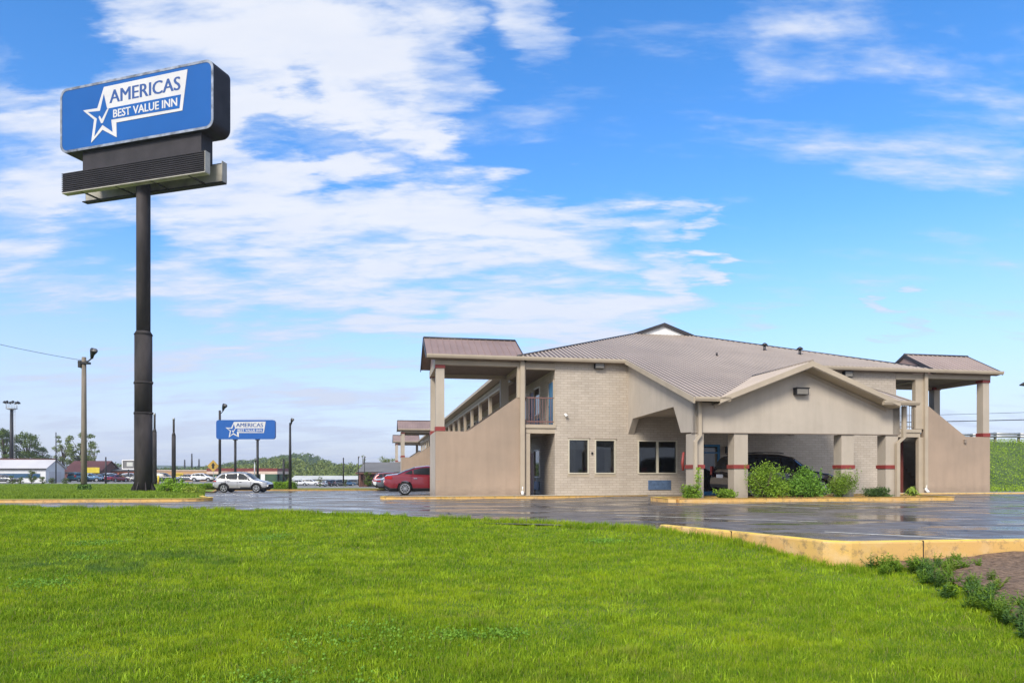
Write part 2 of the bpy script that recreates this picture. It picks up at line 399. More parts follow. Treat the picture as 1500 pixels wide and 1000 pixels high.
flatpoly('back_verge', isl2, zlot, .10, 'meadow')
sweep('back_verge_kerb', dense(isl2,1.0), -.16, lambda x, y: zlot(x, y)+.13, lambda x, y: zlot(x, y)-.3, 'kerb')
rd = MB(); rd.box(-140,-33,97,99,-.62,-.50); tag(rd.build('far_pavement','concrete'), kind='structure')
rd = MB(); rd.box(-30,8,72.2,74.5,-.62,-.53); tag(rd.build('back_pavement','concrete'), kind='structure')

def uvpoly(pts): return [W(u, v) for u, v in pts]
# pavement along the left part of the motel front, narrowing to a rounded tip
pv = [(9.6,.4),(9.6,-1.2),(6,-1.25),(0,-1.3),(-1.2,-1.3)]+[(-1.9-.55*sin(radians(t)),-.75-.55*cos(radians(t))) for t in range(0,181,30)]+[(-1.0,-.15),(0,-.15),(0,.4)]
flatpoly('front_pavement', uvpoly(pv), lambda x, y: 0, .02, 'concrete')
sweep('front_pavement_kerb', dense(uvpoly(pv[1:12]),.6), -.14, lambda x, y: .035, lambda x, y: -.4, 'kerb')
pv = [(17.9,-1.3),(29.6,-1.3),(60,-1.3),(60,.3),(17.9,.3)]
flatpoly('right_pavement', uvpoly(pv), lambda x, y: 0, .03, 'concrete')
sweep('right_pavement_kerb', dense(uvpoly(pv[:3]),.8), .14, lambda x, y: .05, lambda x, y: -.4, 'kerb')
# planting island under the portico
VF = -7.208
UB = 9.08
pv = [(7.95,VF-1.0),(19.1,VF-1.0),(19.25,VF-.85),(19.25,VF+.75),(7.8,VF+.75),(7.8,VF-.85)]
M['bed'] = paint('bed_soil', (.12,.085,.06), .95, var=.35, scale=5, bmp=.8)
flatpoly('planting_bed', uvpoly(pv), lambda x, y: 0, .10, 'bed')
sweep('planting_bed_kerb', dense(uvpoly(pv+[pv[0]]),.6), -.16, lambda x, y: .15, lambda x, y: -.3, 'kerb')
# parking bay lines
M['line'] = paint('worn_line', (.75,.70,.58), .7, var=.45, scale=3)
def zl(x, y): return zlot(x, y)+.004
def line(p, q, w=.09):
    n = 14; P = [(p[0]+(q[0]-p[0])*i/n, p[1]+(q[1]-p[1])*i/n) for i in range(n+1)]
    d = Vector((q[0]-p[0], q[1]-p[1])).normalized(); nn = Vector((d.y, -d.x))*w/2; mb = MB()
    vs = []
    for x, y in P: vs += [(x-nn.x, y-nn.y, zl(x-nn.x, y-nn.y)), (x+nn.x, y+nn.y, zl(x+nn.x, y+nn.y))]
    mb.add(vs, [(2*i, 2*i+1, 2*i+3, 2*i+2) for i in range(n)]); return mb
lm = MB()
for k in range(5):
    u = 8.6+2.6*k; q = line(W(u, VF-1.3), W(u+1.8, VF-5.6)); lm.add(q.v, q.f)
for q in (line((5.6,12.6),(8.0,10.6)), line((7.6,10.95),(5.2,10.9)), line((2.6,17.5),(6.6,15.2)), line((10,14.5),(16,14.9))): lm.add(q.v, q.f)
tag(lm.build('bay_markings', 'line'), kind='structure')

# ------------------------------------------------------------------ motel
mo = thing('motel_building', 'two storey beige painted brick motel with brown metal roofs, portico and stair towers', 'building', (X0, D0, 0), A)
def part(name, mb, mat, parent=mo, label=None):
    o = mb.build(name, mat, parent)
    if label: o['label'] = label
    return o
LEN = 92.0; UR = 29.0; UC = 14.5
ZE = 6.34; SL = .344
# brick front with window openings: wall built from boxes around the openings
def wall_open(mb, x0, x1, z0, z1, y0, y1, holes):
    zsx = sorted(set([z0, z1]+[h[2] for h in holes]+[h[3] for h in holes])); xsx = sorted(set([x0, x1]+[h[0] for h in holes]+[h[1] for h in holes]))
    for a, b in zip(xsx, xsx[1:]):
        run = None
        for c, d in zip(zsx, zsx[1:]):
            solid = not any(h[0] <= (a+b)/2 <= h[1] and h[2] <= (c+d)/2 <= h[3] for h in holes)
            if solid: run = (run[0], d) if run else (c, d)
            if (not solid or d == z1) and run: mb.box(a, b, y0, y1, run[0], run[1]); run = None
WIN = [(6.21,7.10,1.06,2.58),(7.50,8.40,1.06,2.56),(9.62,11.50,1.06,2.54)]
DOOR = (12.35,13.75,0.0,2.42)
b = MB(); wall_open(b, 5.52, 23.42, -.5, 6.16, 0, .25, WIN+[DOOR]); part('front_wall', b, 'brick_f')
def side_wall(u0, u1, vs, name='side_wall'):
    b = MB(); b.box(u0, u1, vs, LEN, -1.2, 6.0); part(name, b, 'brick_s')
side_wall(5.52, 5.77, .25); side_wall(23.17, 23.42, .25)
b = MB(); b.box(5.77, 23.17, LEN-.25, LEN, -1.2, 6.0); part('rear_wall', b, 'brick_f')
# windows
def window(x0, x1, z0, z1, y=0, split=False, lintel=True, mat='trim', parent=mo):
    f = MB(); t = .055
    f.box(x0-t, x0, y-.03, y+.1, z0-t, z1+t); f.box(x1, x1+t, y-.03, y+.1, z0-t, z1+t)
    f.box(x0, x1, y-.03, y+.1, z1, z1+t); f.box(x0, x1, y-.05, y+.1, z0-t, z0)
    if split: f.box((x0+x1)/2-.045, (x0+x1)/2+.045, y-.025, y+.1, z0, z1)
    fo = part('window', f, M['frame_p'], parent)
    p = MB(); p.box(x0, x1, y+.075, y+.085, z0, z1); p.build('pane', 'clear', fo)
    if lintel:
        s = MB(); s.box(x0-.08, x1+.08, y-.012, y+.03, z0-.20, z0-t); s.build('sill', 'trim', fo)
        s = MB(); s.box(x0-.06, x1+.12, y-.035, y+.02, z1+t, z1+.11); s.build('lintel', 'trim_dark', fo)
    if not split:
        wv = MB(); n = 14; xx0, xx1 = (x0, x0+.42*(x1-x0)) if x0 < 7 else (x0+.55*(x1-x0), x1)
        vs = [(xx0+(xx1-xx0)*i/n, y+.22+.03*(-1)**i, z) for i in range(n+1) for z in (z0-.1, z1+.05)]
        wv.add(vs, [(2*i, 2*i+2, 2*i+3, 2*i+1) for i in range(n)]); wv.build('curtain', 'stucco', fo)
        bl = MB(); zz = z1
        while zz > z1-.42: bl.box(x0, x1, y+.11, y+.135, zz-.022, zz); zz -= .04
        bl.build('blind', 'curtain_cloth', fo)
    return fo
    c = MB(); c.prism([(x0+.0, y+.16, z0), (x0+.16*(x1-x0), y+.16, z0), (x0+.12*(x1-x0), y+.16, z1), (x0, y+.16, z1)], (0,.02,0)); c.build('curtain', 'stucco', fo)
    return fo
M['curtain_cloth'] = paint('curtain_cloth', (.5,.47,.42), .8)
M['frame_p'] = paint('window_frame_paint', (.55,.50,.38), .5, var=.06)
window(*WIN[0]); window(*WIN[1]); window(*WIN[2], split=True, lintel=False)
# interior darkness behind the front windows is a plain dark room
b = MB(); b.box(5.8, 15, 2.6, 2.7, 0, 5.9); part('interior_wall', b, 'stucco')
# air conditioner grilles
def acbox(x0, x1, z0, z1, y=0, parent=mo):
    g = MB(); g.box(x0, x1, y-.04, y+.0, z0, z1)
    for k in range(7): zz = z0+.03+(z1-z0-.06)*k/6; g.box(x0+.03, x1-.03, y-.055, y-.04, zz-.012, zz+.012)
    return part('ac_grille', g, 'ac', parent)
acbox(10.08, 11.22, .25, .70)
# lobby door
d = MB(); x0, x1, _, z1 = DOOR
for a, b_ in ((x0, x0+.1), (x1-.1, x1)): d.box(a, b_, -.03, .12, 0, z1)
d.box(x0+.1, x1-.1, -.03, .12, z1-.1, z1); d.box(x0+.1, x1-.1, -.02, .10, 0, .16); d.box(x0+.1, x1-.1, -.02, .10, z1-.42, z1-.36)
do = part('lobby_door', d, 'blue_door')
p = MB(); p.box(x0+.1, x1-.1, .04, .05, .16, z1-.42); p.box(x0+.1, x1-.1, .04, .05, z1-.36, z1-.1); p.build('pane', 'glass', do)
h = MB(); h.tube([(x1-.2,-.06,.8),(x1-.2,-.06,1.3)], .015); h.build('handle', 'chrome', do)
# frame of the lobby wall lantern
def floodlight(u, v, z, w=.42, hh=.2, dirn=1):
    l = MB(); l.box(u-w/2, u+w/2, v-.22, v, z, z+hh); l.box(u-w/2-.02, u+w/2+.02, v-.26, v+0.01, z+hh, z+hh+.03)
    o = part('wall_lamp', l, 'dark'); q = MB(); q.add([(u-w/2+.03, v-.225, z+.02),(u+w/2-.03, v-.225, z+.02),(u+w/2-.03, v-.225, z+hh-.02),(u-w/2+.03, v-.225, z+hh-.02)], [(0,1,2,3)]); q.build('lens', 'lamp_lens', o)
floodlight(7.62, 0, 5.92, .46, .26); floodlight(13.36, VF, 4.03, .52, .24); floodlight(20.6, 0, 5.85, .46, .28); floodlight(14.15, 0, 2.0, .24, .3)
s = MB(); s.tube([(6.0,0,3.75),(6.0,-.12,3.75)], .06); s.tube([(6.0,-.08,3.75),(6.05,-.16,3.66)], [.05,.08]); part('security_camera', s, 'white')
s = MB(); s.box(7.27,7.35,-.05,0,2.02-.1,2.02); part('junction_box', s, 'dark')

# ---- roofs
def clip_poly_line(poly, s):
    """poly in (s,t); returns (t0,t1) where the vertical line s crosses it"""
    ts = []
    for (a, ta), (b, tb) in zip(poly, poly[1:]+poly[:1]):
        if (a-s)*(b-s) < 0: ts.append(ta+(tb-ta)*(s-a)/(b-a))
    return (min(ts), max(ts)) if len(ts) >= 2 else None
def metal_roof(name, polys, spacing=.2286, parent=mo, mats=('roof','roof_rib'), rib=(.042,.03), label=None, thick=.05):
    """polys: list of (poly[(s,t)], map(s,t)->xyz); ribs run along t. One mesh."""
    mb = MB()
    for poly, fn in polys:
        pts = [Vector(fn(*p)) for p in poly]
        e = (Vector(fn(1,0))-Vector(fn(0,0))).normalized(); g_ = (Vector(fn(0,1))-Vector(fn(0,0))).normalized(); nn = e.cross(g_)
        if nn.z < 0: nn = -nn
        mb.prism([p-nn*thick for p in pts], nn*thick, 0)
        s0 = min(p[0] for p in poly); s1 = max(p[0] for p in poly)
        ka = math.ceil((s0+.02-3.76)/spacing); k = int((s1-s0)/spacing)+2
        for i in range(k+1):
            s = 3.76+(ka+i)*spacing
            if s > s1-.02: break
            r = clip_poly_line(poly, s)
            if not r or r[1]-r[0] < .05: continue
            a = Vector(fn(s, r[0])); b = Vector(fn(s, r[1])); w, hh = rib
            base = [a-e*w, a-e*w*.45+nn*hh, a+e*w*.45+nn*hh, a+e*w]
            dd = b-a; n4 = 4
            vs = base+[q+dd for q in base]
            mb.add(vs, [(0,1,5,4),(1,2,6,5),(2,3,7,6),(0,3,2,1),(4,5,6,7)], 1)
    return part(name, mb, list(mats), parent, label)
OV = .32
uL, uR = 5.52-1.85, 23.42+1.85       # hip eaves over the galleries
uL, uR = 3.7, 25.3
VG = 8.64; ZG = ZE+SL*(VG+OV)
PCC = 13.48; HWW = PCC-10.0+.25; VMM = (5.22-ZE)/SL-OV
# hip front plane and the portico extension share one slope
def fp(s, t): return (s, t, ZE+SL*(t+OV))
uGl = uL+(VG+OV); uGr = uR-(VG+OV)
PU0, PU1 = UB-.25, 17.95; VE = VF-.55
front_poly = [(uL,-OV),(PU0,-OV),(PU0,VE),(PU1,VE),(PU1,-OV),(uR,-OV),(uGr,VG),(uGl,VG)]
# split concave polygon in three for the sheet, ribs are clipped per piece
metal_roof('main_roof', [([(uL,-OV),(uR,-OV),(uGr,VG),(uGl,VG)], fp), ([(PU0,VE),(PCC-HWW,VE),(PCC,VMM),(PCC,-OV-.002),(PU0,-OV-.002)], fp), ([(PU1,VE),(PCC+HWW,VE),(PCC,VMM),(PCC,-OV-.002),(PU1,-OV-.002)], fp)])
# left and right slopes, running back along the long wings
RZ = ZE+SL*(UC-uL)
def lp(s, t): return (t, s, ZE+SL*(t-uL))
def rp(s, t): return (t, s, ZE+SL*(uR-t))
ev = LEN+.4
metal_roof('side_roof', [([(-OV,uL),(VG,uGl),(VG,UC),(ev,UC),(ev,uL)], lp)], spacing=.6)
metal_roof('side_roof', [([(-OV,uR),(ev,uR),(ev,UC),(VG,UC),(VG,uGr)], rp)], spacing=.6)
# small gablet
gz = ZG+SL*(UC-uGl)
g = MB(); g.prism([(uGl+.25,VG+.02,ZG+.02),(uGr-.25,VG+.02,ZG+.02),(UC,VG+.02,gz-.10)], (0,.1,0)); part('gablet_panel', g, 'white', label='pale triangular gablet panel at the roof peak')
g = MB()
for sg, ue in ((1, uGl), (-1, uGr)):
    g.prism([(ue-.12*sg,VG-.12,ZG-.02),(UC,VG-.12,gz+.06),(UC,VG-.12,gz-.10),(ue+.28*sg,VG-.12,ZG-.02)], (0,.14,0))
    g.prism([(ue-.12*sg,VG-.12,ZG+.0),(UC,VG-.12,gz+.06),(UC,VG+2,gz+.06),(ue-.12*sg,VG+2,ZG+.0)], (0,0,.03))
part('gablet_trim', g, 'roof_trim')
# hip and ridge caps
def cap(mb, a, b, r=.07): mb.tube([a, b], r, 6)
g = MB(); cap(g, fp(uL,-OV), fp(uGl,VG)); cap(g, fp(uR,-OV), fp(uGr,VG)); cap(g, (UC,VG,gz+.02), (UC,ev,RZ+.02)); part('ridge_cap', g, 'roof_trim')
for s_, t_ in ((18.4,3.9),(19.9,2.9)):
    g = MB(); p = Vector(fp(s_, t_)); 
    g.tube([p-Vector((0,0,.1)), p+Vector((0,0,.28))], .07, 10); g.tube([p+Vector((0,0,.28)), p+Vector((0,0,.33)), p+Vector((0,0,.42))], [.16,.17,.05], 10)
    part('roof_vent', g, 'roof_trim')
g = MB(); p = Vector(fp(14.4, 1.6)); g.tube([p, p+Vector((0,0,.16))], .05, 8); part('roof_vent', g, 'roof_trim')
# gutters along the front eaves
def gutter(u0, u1, v, z, w=.13, hh=.16, name='gutter', mat='trim'):
    g = MB(); g.prism([(u0,v,z-hh),(u0,v-w*.7,z-hh),(u0,v-w,z-hh*.45),(u0,v-w,z),(u0,v,z)], (u1-u0,0,0)); return part(name, g, mat)
gutter(-.42, PU0-.02, -OV, ZE-.01); gutter(PU1+.02, 29.45, -OV, ZE-.01)
for a, b_ in ((4.14, PU0-.03), (PU1+.03, 24.88)):
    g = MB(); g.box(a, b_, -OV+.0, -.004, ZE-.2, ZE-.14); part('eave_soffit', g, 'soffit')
gutter(PU0-.02, PU0+1.35, VE, 3.72+.1, .14, .16); gutter(PU1-1.45, PU1+.12, VE, 3.82, .14, .16)
# ---- portico
wb = 2.57; ET = 3.66
def ztop(v): return ZE+SL*(v+OV)-.07
# left side wall of the portico with the chamfered drive opening (plane u=UB)
sw = [(0,2.87),(-.64,3.57),(-5.25,3.69),(-5.95,2.62),(VF,wb),(VF,ztop(VF)),(0,ztop(0))]
g = MB(); g.prism([(UB, v, z) for v, z in sw], (.3,0,0)); part('portico_side_wall', g, 'stucco')
sw2 = [(0,2.87),(-.64,3.57),(-5.25,3.69),(-5.95,2.62),(VF,wb),(VF,ztop(VF)),(0,ztop(0))]
g = MB(); g.prism([(17.42, v, z) for v, z in sw2], (.3,0,0)); part('portico_side_wall', g, 'stucco')
# gable front
PC = 13.48; PZ = 5.22
gl, gr = 10.0, 16.9; gs = (PZ-3.86)/(PC-gl)
g = MB(); g.prism([(UB,VF,wb),(17.72,VF,wb),(17.72,VF,ET),(gr+.15,VF,ET+.02),(PC,VF,PZ-.22),(gl-.15,VF,ET+.02),(UB,VF,ET)], (0,.3,0)); part('portico_gable_wall', g, 'stucco')
# drip edge strip at the bottom of the gable wall
g = MB(); g.box(UB-.012, 17.73, VF-.012, VF+.31, wb-.03, wb); part('drip_edge', g, 'trim_dark')
# cross gable roof meeting the big slope
vm = (PZ-ZE)/SL-OV      # where the ridge meets the plane
vb = (3.86-ZE)/SL-OV
def cgl(s, t): return (PC-t, s, PZ-gs*t)
def cgr(s, t): return (PC+t, s, PZ-gs*t)
hw = PC-gl+.25
tri = [(VE-.1,0),(VE-.1,hw),(VE,hw),(vm,0)]
for fn in (cgl, cgr): metal_roof('cross_gable_roof', [([(a,b) for a, b in tri], fn)], spacing=.2286)
g = MB(); cap(g, (PC,VE-.1,PZ+.02), (PC,vm,PZ+.02), .06); part('ridge_cap', g, 'trim_dark')
g = MB()
for sg in (-1, 1):
    a = (PC, VE-.1, PZ+.02); e = (PC+sg*hw, VE-.1, PZ-gs*hw+.02)
    g.prism([a, e, (e[0], e[1], e[2]-.19), (a[0], a[1], a[2]-.21)], (0,-.04,0))
    g.prism([(PC, VE-.102, PZ-.19), (e[0], VE-.102, e[2]-.19), (e[0], VF-.02, e[2]-.19), (PC, VF-.02, PZ-.19)], (0,0,-.03))
    g.prism([(PC, VF-.03, PZ-.225), (e[0]-sg*.1, VF-.03, PZ-gs*(hw-.1)-.225), (e[0]-sg*.1, VF-.03, PZ-gs*(hw-.1)-.34), (PC, VF-.03, PZ-.34)], (0,.025,0))
part('gable_fascia', g, 'trim')
# rake boards of the big portico slope
for uu in (PU0, PU1):
    g = MB(); g.prism([(uu, -OV, ZE+.03), (uu, VE, ZE+SL*(VE+OV)+.03), (uu, VE, ZE+SL*(VE+OV)-.19), (uu, -OV, ZE-.19)], (.05 if uu == PU1 else -.05, 0, 0))
    part('rake_board', g, 'trim')
    g = MB(); a, b2 = (uu, UB-.002) if uu == PU0 else (17.722, uu)
    g.prism([(a, -OV, ZE-.13), (a, VE, ZE+SL*(VE+OV)-.13), (a, VE, ZE+SL*(VE+OV)-.16), (a, -OV, ZE-.16)], (b2-a, 0, 0)); part('rake_soffit', g, 'soffit')
# portico ceiling
g = MB(); g.box(UB+.3, 17.42, VF+.3, -.004, 3.71, 3.76); part('portico_ceiling', g, 'stucco')
# portico columns
def column(u0, u1, v0, v1, z0, z1, band=(1.22,1.36), capband=None, parent=mo):
    c = MB(); c.box(u0, u1, v0, v1, z0, z1); co = part('column', c, 'column', parent)
    for bb in ([band] if band else [])+([capband] if capband else []):
        r = MB(); e = .035; r.box(u0-e, u1+e, v0-e, v1+e, bb[0], bb[1]); r.build('band', 'band', co)
    return co
column(UB+.03, UB+.36, VF+.03, VF+.85, -.1, wb-.035); column(10.68, 11.24, VF+.04, VF+.52, -.1, wb-.035)
column(15.19, 15.72, VF+.04, VF+.52, -.1, wb-.035); column(17.13, 17.68, VF+.04, VF+.52, -.1, wb-.035)
# red fire hose reel cover on the first column's inner side
g = MB(); g.tube([(UB-.02,VF+1.0,1.15),(UB-.05,VF+1.0,1.45),(UB-.0,VF+1.0,1.85)], [.05,.06,.04], 8); part('hose_cover', g, 'band', label='red curved cover beside the corner column')
# downspouts
def spout(u, v, z0, z1, r=.055, foot=None, kink=None):
    g = MB()
    g.box(u-r, u+r, v-2*r, v, z0, z1)
    return part('downspout', g, 'trim')
g = MB(); uu = UB+.16; g.box(uu-.06, uu+.06, VF-.13, VF-.01, 2.45, ET+.02); g.prism([(uu-.06,VF-.13,2.45),(uu+.06,VF-.13,2.45),(uu-.12,VF-.13,2.22),(uu-.24,VF-.13,2.22)], (0,.12,0)); g.box(uu-.24, uu-.12, VF-.13, VF-.01, .12, 2.22); part('downspout', g, 'trim')
g = MB(); uu = 17.86; g.box(uu-.08, uu+.06, VF-.13, VF-.01, 2.45, ET+.02); g.prism([(uu-.07,VF-.13,2.45),(uu+.06,VF-.13,2.45),(uu-.22,VF-.13,2.22),(uu-.36,VF-.13,2.22)], (0,.12,0)); g.box(uu-.36, uu-.22, VF-.13, VF-.01, .12, 2.22); part('downspout', g, 'trim')

# ---- stair towers
def tower(u0, u1, v0, v1, inner, front=True, zb=-.5):
    """inner = the u of the edge that meets the motel; the other edge is free-standing"""
    left = inner == u1; sgn = 1 if left else -1
    fu = u0 if left else u1          # free edge
    U = lambda d: fu+sgn*d           # distance from the free edge
    # front stair wall with sloping top
    prof = [(0,zb),(4.12 if left else 3.95,zb),(4.12 if left else 3.95,4.64),(3.72,4.51),(1.46,2.93),(0,2.93)]
    for vv in (v0, v1-.2):
        g = MB(); g.prism([(U(d), vv, z) for d, z in prof], (0,.2,0)); part('stair_wall', g, 'stucco_tan')
    a, b_ = sorted((U(0), U(.2))); g = MB(); g.box(a, b_, v0+.2, v1-.2, zb, 2.93); part('end_wall', g, 'stucco')
    # stair flight inside
    g = MB()
    for k in range(16):
        d = 3.9-.17*k*1.25
        a, b_ = sorted((U(d), U(d-.24))); g.box(a, b_, v0+.25, v1-.25, 2.9-.2*k*.9-.2, 3.1-.2*k*.9-.01)
    part('stair_flight', g, 'concrete')
    # columns with red bands
    for vv in (v0+.02, v1-.42):
        a, b_ = sorted((U(.02), U(.40))); column(a, b_, vv, vv+.4, 2.93, 5.91, (2.94,3.13), (5.77,5.915))
    for vv in (v1-.36,):
        a, b_ = sorted((U(3.55), U(3.95))); column(a, b_, vv, vv+.36, 3.0, 5.8, None)
    # beams
    a, b_ = sorted((U(-.02), U(4.12))); z0b, z1b = 5.72, 6.12
    g = MB(); g.box(a, b_, v0-.02, v0+.28, 5.92, z1b); g.box(a, b_, v1-.28, v1+.02, 5.8, z1b)
    a, b_ = sorted((U(-.02), U(.28))); g.box(a, b_, v0+.28, v1-.28, 5.8, z1b)
    a, b_ = sorted((U(3.84), U(4.12))); g.box(a, b_, v0+.28, v1-.28, 5.8, z1b)
    part('beam', g, 'trim')
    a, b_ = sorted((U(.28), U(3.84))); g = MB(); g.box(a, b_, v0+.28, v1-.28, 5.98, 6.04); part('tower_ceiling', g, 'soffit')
    # gable roof, ridge along u
    vm_ = (v0+v1)/2; zr = 7.44; ts = (zr-ZE+.06)/(vm_-v0+OV)
    a, b_ = sorted((U(-.42), U(4.0 if left else 3.55)))
    def f1(s, t): return (s, vm_-t, zr-ts*t)
    def f2(s, t): return (s, vm_+t, zr-ts*t)
    hw_ = vm_-v0+OV+.02
    metal_roof('tower_roof', [([(a,0),(b_,0),(b_,hw_),(a,hw_)], f1), ([(a,0),(b_,0),(b_,hw_),(a,hw_)], f2)], mats=('tower_roof','tower_roof') if left else ('tower_roof','roof_rib'), spacing=.3, rib=(.022,.03))
    g = MB(); cap(g, (a-.01, vm_, zr+.02), (b_+.01, vm_, zr+.02), .06); part('ridge_cap', g, 'roof_trim')
    # gable ends: panel and rake trim
    for ue, dd in ((a+.42 if left else a+.02, .06), (b_-.42 if not left else b_-.08, .06)):
        g = MB(); g.prism([(ue, v0-.02, 6.12), (ue, v1+.02, 6.12), (ue, vm_, zr-.1)], (dd,0,0)); part('gable_panel', g, 'trim' if (ue < 0 or ue > 28) else 'tower_roof')
    for ue, dd in ((a, -.04), (b_, .04)):
        g = MB()
        for sg in (-1, 1):
            e = (ue, vm_+sg*hw_, zr-ts*hw_); g.prism([(ue, vm_, zr+.03), (ue, e[1], e[2]+.03), (ue, e[1], e[2]-.13), (ue, vm_, zr-.15)], (dd,0,0))
        part('rake_trim', g, 'roof_trim')
    g = MB(); g.prism([(a+.05, v0-.03, 6.13),(a+.05, v0-OV, ZE-.17),(b_-.05, v0-OV, ZE-.17),(b_-.05, v0-.03, 6.13)], (0,0,.02)); part('eave_soffit', g, 'soffit')
    return ts
tower(0, 4.12, 0, 3.75, 4.12); tower(24.9, 29.02, 0, 3.75, 24.9)
for vv in (54, 88): 
    tower(0, 4.12, vv, vv+3.75, 4.12, zb=-1.1); gutter(-.42, 3.7, vv-OV, ZE-.01)
# pillars and downspouts where the towers meet the galleries
g = MB(); g.box(3.74, 4.13, .0-.03, .22, 4.5, 6.1); g.box(4.13, 4.34, -.01, .2, -.3, 2.86); part('pier', g, 'trim')
g = MB(); g.box(24.55, 25.05, -.03, .22, 3.3, 6.1); g.box(24.75, 25.05, -.01, .2, -.3, 2.88); part('pier', g, 'trim')
g = MB(); g.box(3.86, 4.06, -.16, -.035, .15, ZE-.16); part('downspout', g, 'trim')
g = MB(); g.box(25.0, 25.18, -.16, -.035, .3, ZE-.16); part('downspout', g, 'trim')
for uu in (3.96, 25.09):
    g = MB(); g.tube([(uu,-.1,.42),(uu,-.1,.2),(uu-.02,-.3,.08)], .07, 8); part('downspout_boot', g, 'white', label='white plastic boot at the foot of a downspout')
g = MB(); g.box(27.42,27.52,-.1,0,2.6,2.78); part('junction_box', g, 'trim_dark')
# galleries
def gallery(ui, uo, left):
    a, b_ = sorted((ui, uo))
    g = MB(); g.box(a, b_, 0.0, LEN, 2.88, 3.12); part('gallery_slab', g, 'trim')
    g = MB(); g.box(a, b_, .22, LEN, 3.12, 3.2); g.box(a-.03, b_+.03, -.06, .22, 3.12, 3.28); part('gallery_floor', g, 'trim')
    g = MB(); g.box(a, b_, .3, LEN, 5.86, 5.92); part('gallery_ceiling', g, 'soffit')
    g = MB(); g.box(a, b_, -.02, .25, 5.82, 6.12); part('beam', g, 'trim')
    uo2 = uo if left else uo-.22
    e0, e1 = (uL-.10, uL+.02) if left else (uR-.02, uR+.10)
    g = MB(); g.box(e0, e1, 4.2, LEN, 6.15, 6.33); part('side_gutter', g, 'trim')
    e0, e1 = (uL+.02, 4.12) if left else (24.9, uR-.02)
    g = MB(); g.box(e0, e1, 4.2, LEN, 6.15, 6.18); part('side_soffit', g, 'trim')
    g = MB(); g.box(uo2, uo2+.22, 3.9, LEN, 5.72, 6.12); part('gallery_beam', g, 'trim')
    k = 0; v = 6.8
    while v < LEN:
        if not (53 < v < 58.5 or 87 < v):
            c = MB(); c.box(uo2, uo2+.2, v, v+.25, -1.1, 5.72); part('gallery_post', c, 'trim')
        v += 4.4
    # railing: one per bay
    mt = 'rail' if left else 'rail_g'
    v = 3.9
    g = MB()
    uc = uo2+.1
    for zz in (3.35, 4.35): g.box(uc-.025, uc+.025, 3.9, LEN, zz-.025, zz+.025)
    vv = 4.0
    while vv < LEN: g.box(uc-.01, uc+.01, vv, vv+.02, 3.35, 4.33); vv += .15 if vv < 30 else .3
    part('gallery_railing', g, mt)
    # front railing across the gallery end
    g = MB()
    for zz in (3.42, 4.52): g.box(a+.02, b_-.02, .05, .09, zz-.025, zz+.025)
    n = 10
    for i in range(n+1):
        uu = a+.05+(b_-a-.1)*i/n; g.box(uu-.011, uu+.011, .06, .085, 3.3, 4.5)
    part('end_railing', g, mt)
    # room doors and windows in the side wall
    sg = -1 if left else 1
    bay = 4.2; i = 0; v = .12
    while v < LEN-4 and i < 20:
        for lvl, zz in ((1, 3.2), (0, 0)):
            if lvl == 0 and i == 0: continue
            d = MB(); d.box(min(ui, ui+sg*.04), max(ui, ui+sg*.04), v, v+.95, zz, zz+2.1)
            dm = ('blue_door' if i == 0 else 'purple_door' if i % 2 else 'blue_door') if lvl else 'red_door'
            dd = part('room_door', d, dm)
            fr = MB(); x_ = sorted((ui, ui+sg*.07)); fr.box(x_[0], x_[1], v-.07, v, zz, zz+2.17); fr.box(x_[0], x_[1], v+.95, v+1.02, zz, zz+2.17); fr.build('door_frame', 'trim', dd)
            hh = MB(); hh.tube([(ui+sg*.05, v+.85, zz+1), (ui+sg*.11, v+.85, zz+1)], .03, 8); hh.build('handle', 'chrome', dd)
        for lvl, zz in ((1, 3.2), (0, 0)):
            wv = v+3.0-(.9 if i else 0); f = MB(); x_ = sorted((ui, ui+sg*.05))
            f.box(x_[0], x_[1], wv-.06, wv, zz+.85, zz+2.25); f.box(x_[0], x_[1], wv+1.2, wv+1.26, zz+.85, zz+2.25); f.box(x_[0], x_[1], wv, wv+1.2, zz+.8, zz+.87); f.box(x_[0], x_[1], wv, wv+1.2, zz+2.18, zz+2.25)
            wo = part('room_window', f, 'white')
            p_ = MB(); x_ = sorted((ui, ui+sg*.02)); p_.box(x_[0], x_[1], wv, wv+1.2, zz+.87, zz+2.18); p_.build('pane', 'glass', wo)
            a_ = MB(); x_ = sorted((ui, ui+sg*.06)); a_.box(x_[0], x_[1], wv+.1, wv+1.15, zz+.18, zz+.62); a_.build('ac_grille', 'ac', wo)
        v += bay; i += 1
gallery(5.52, 4.13, True); gallery(23.42, 24.85, False)
g = MB(); g.box(24.0, 24.85, 1.2, 1.3, 0, 2.85); part('stair_door', g, 'red_door')

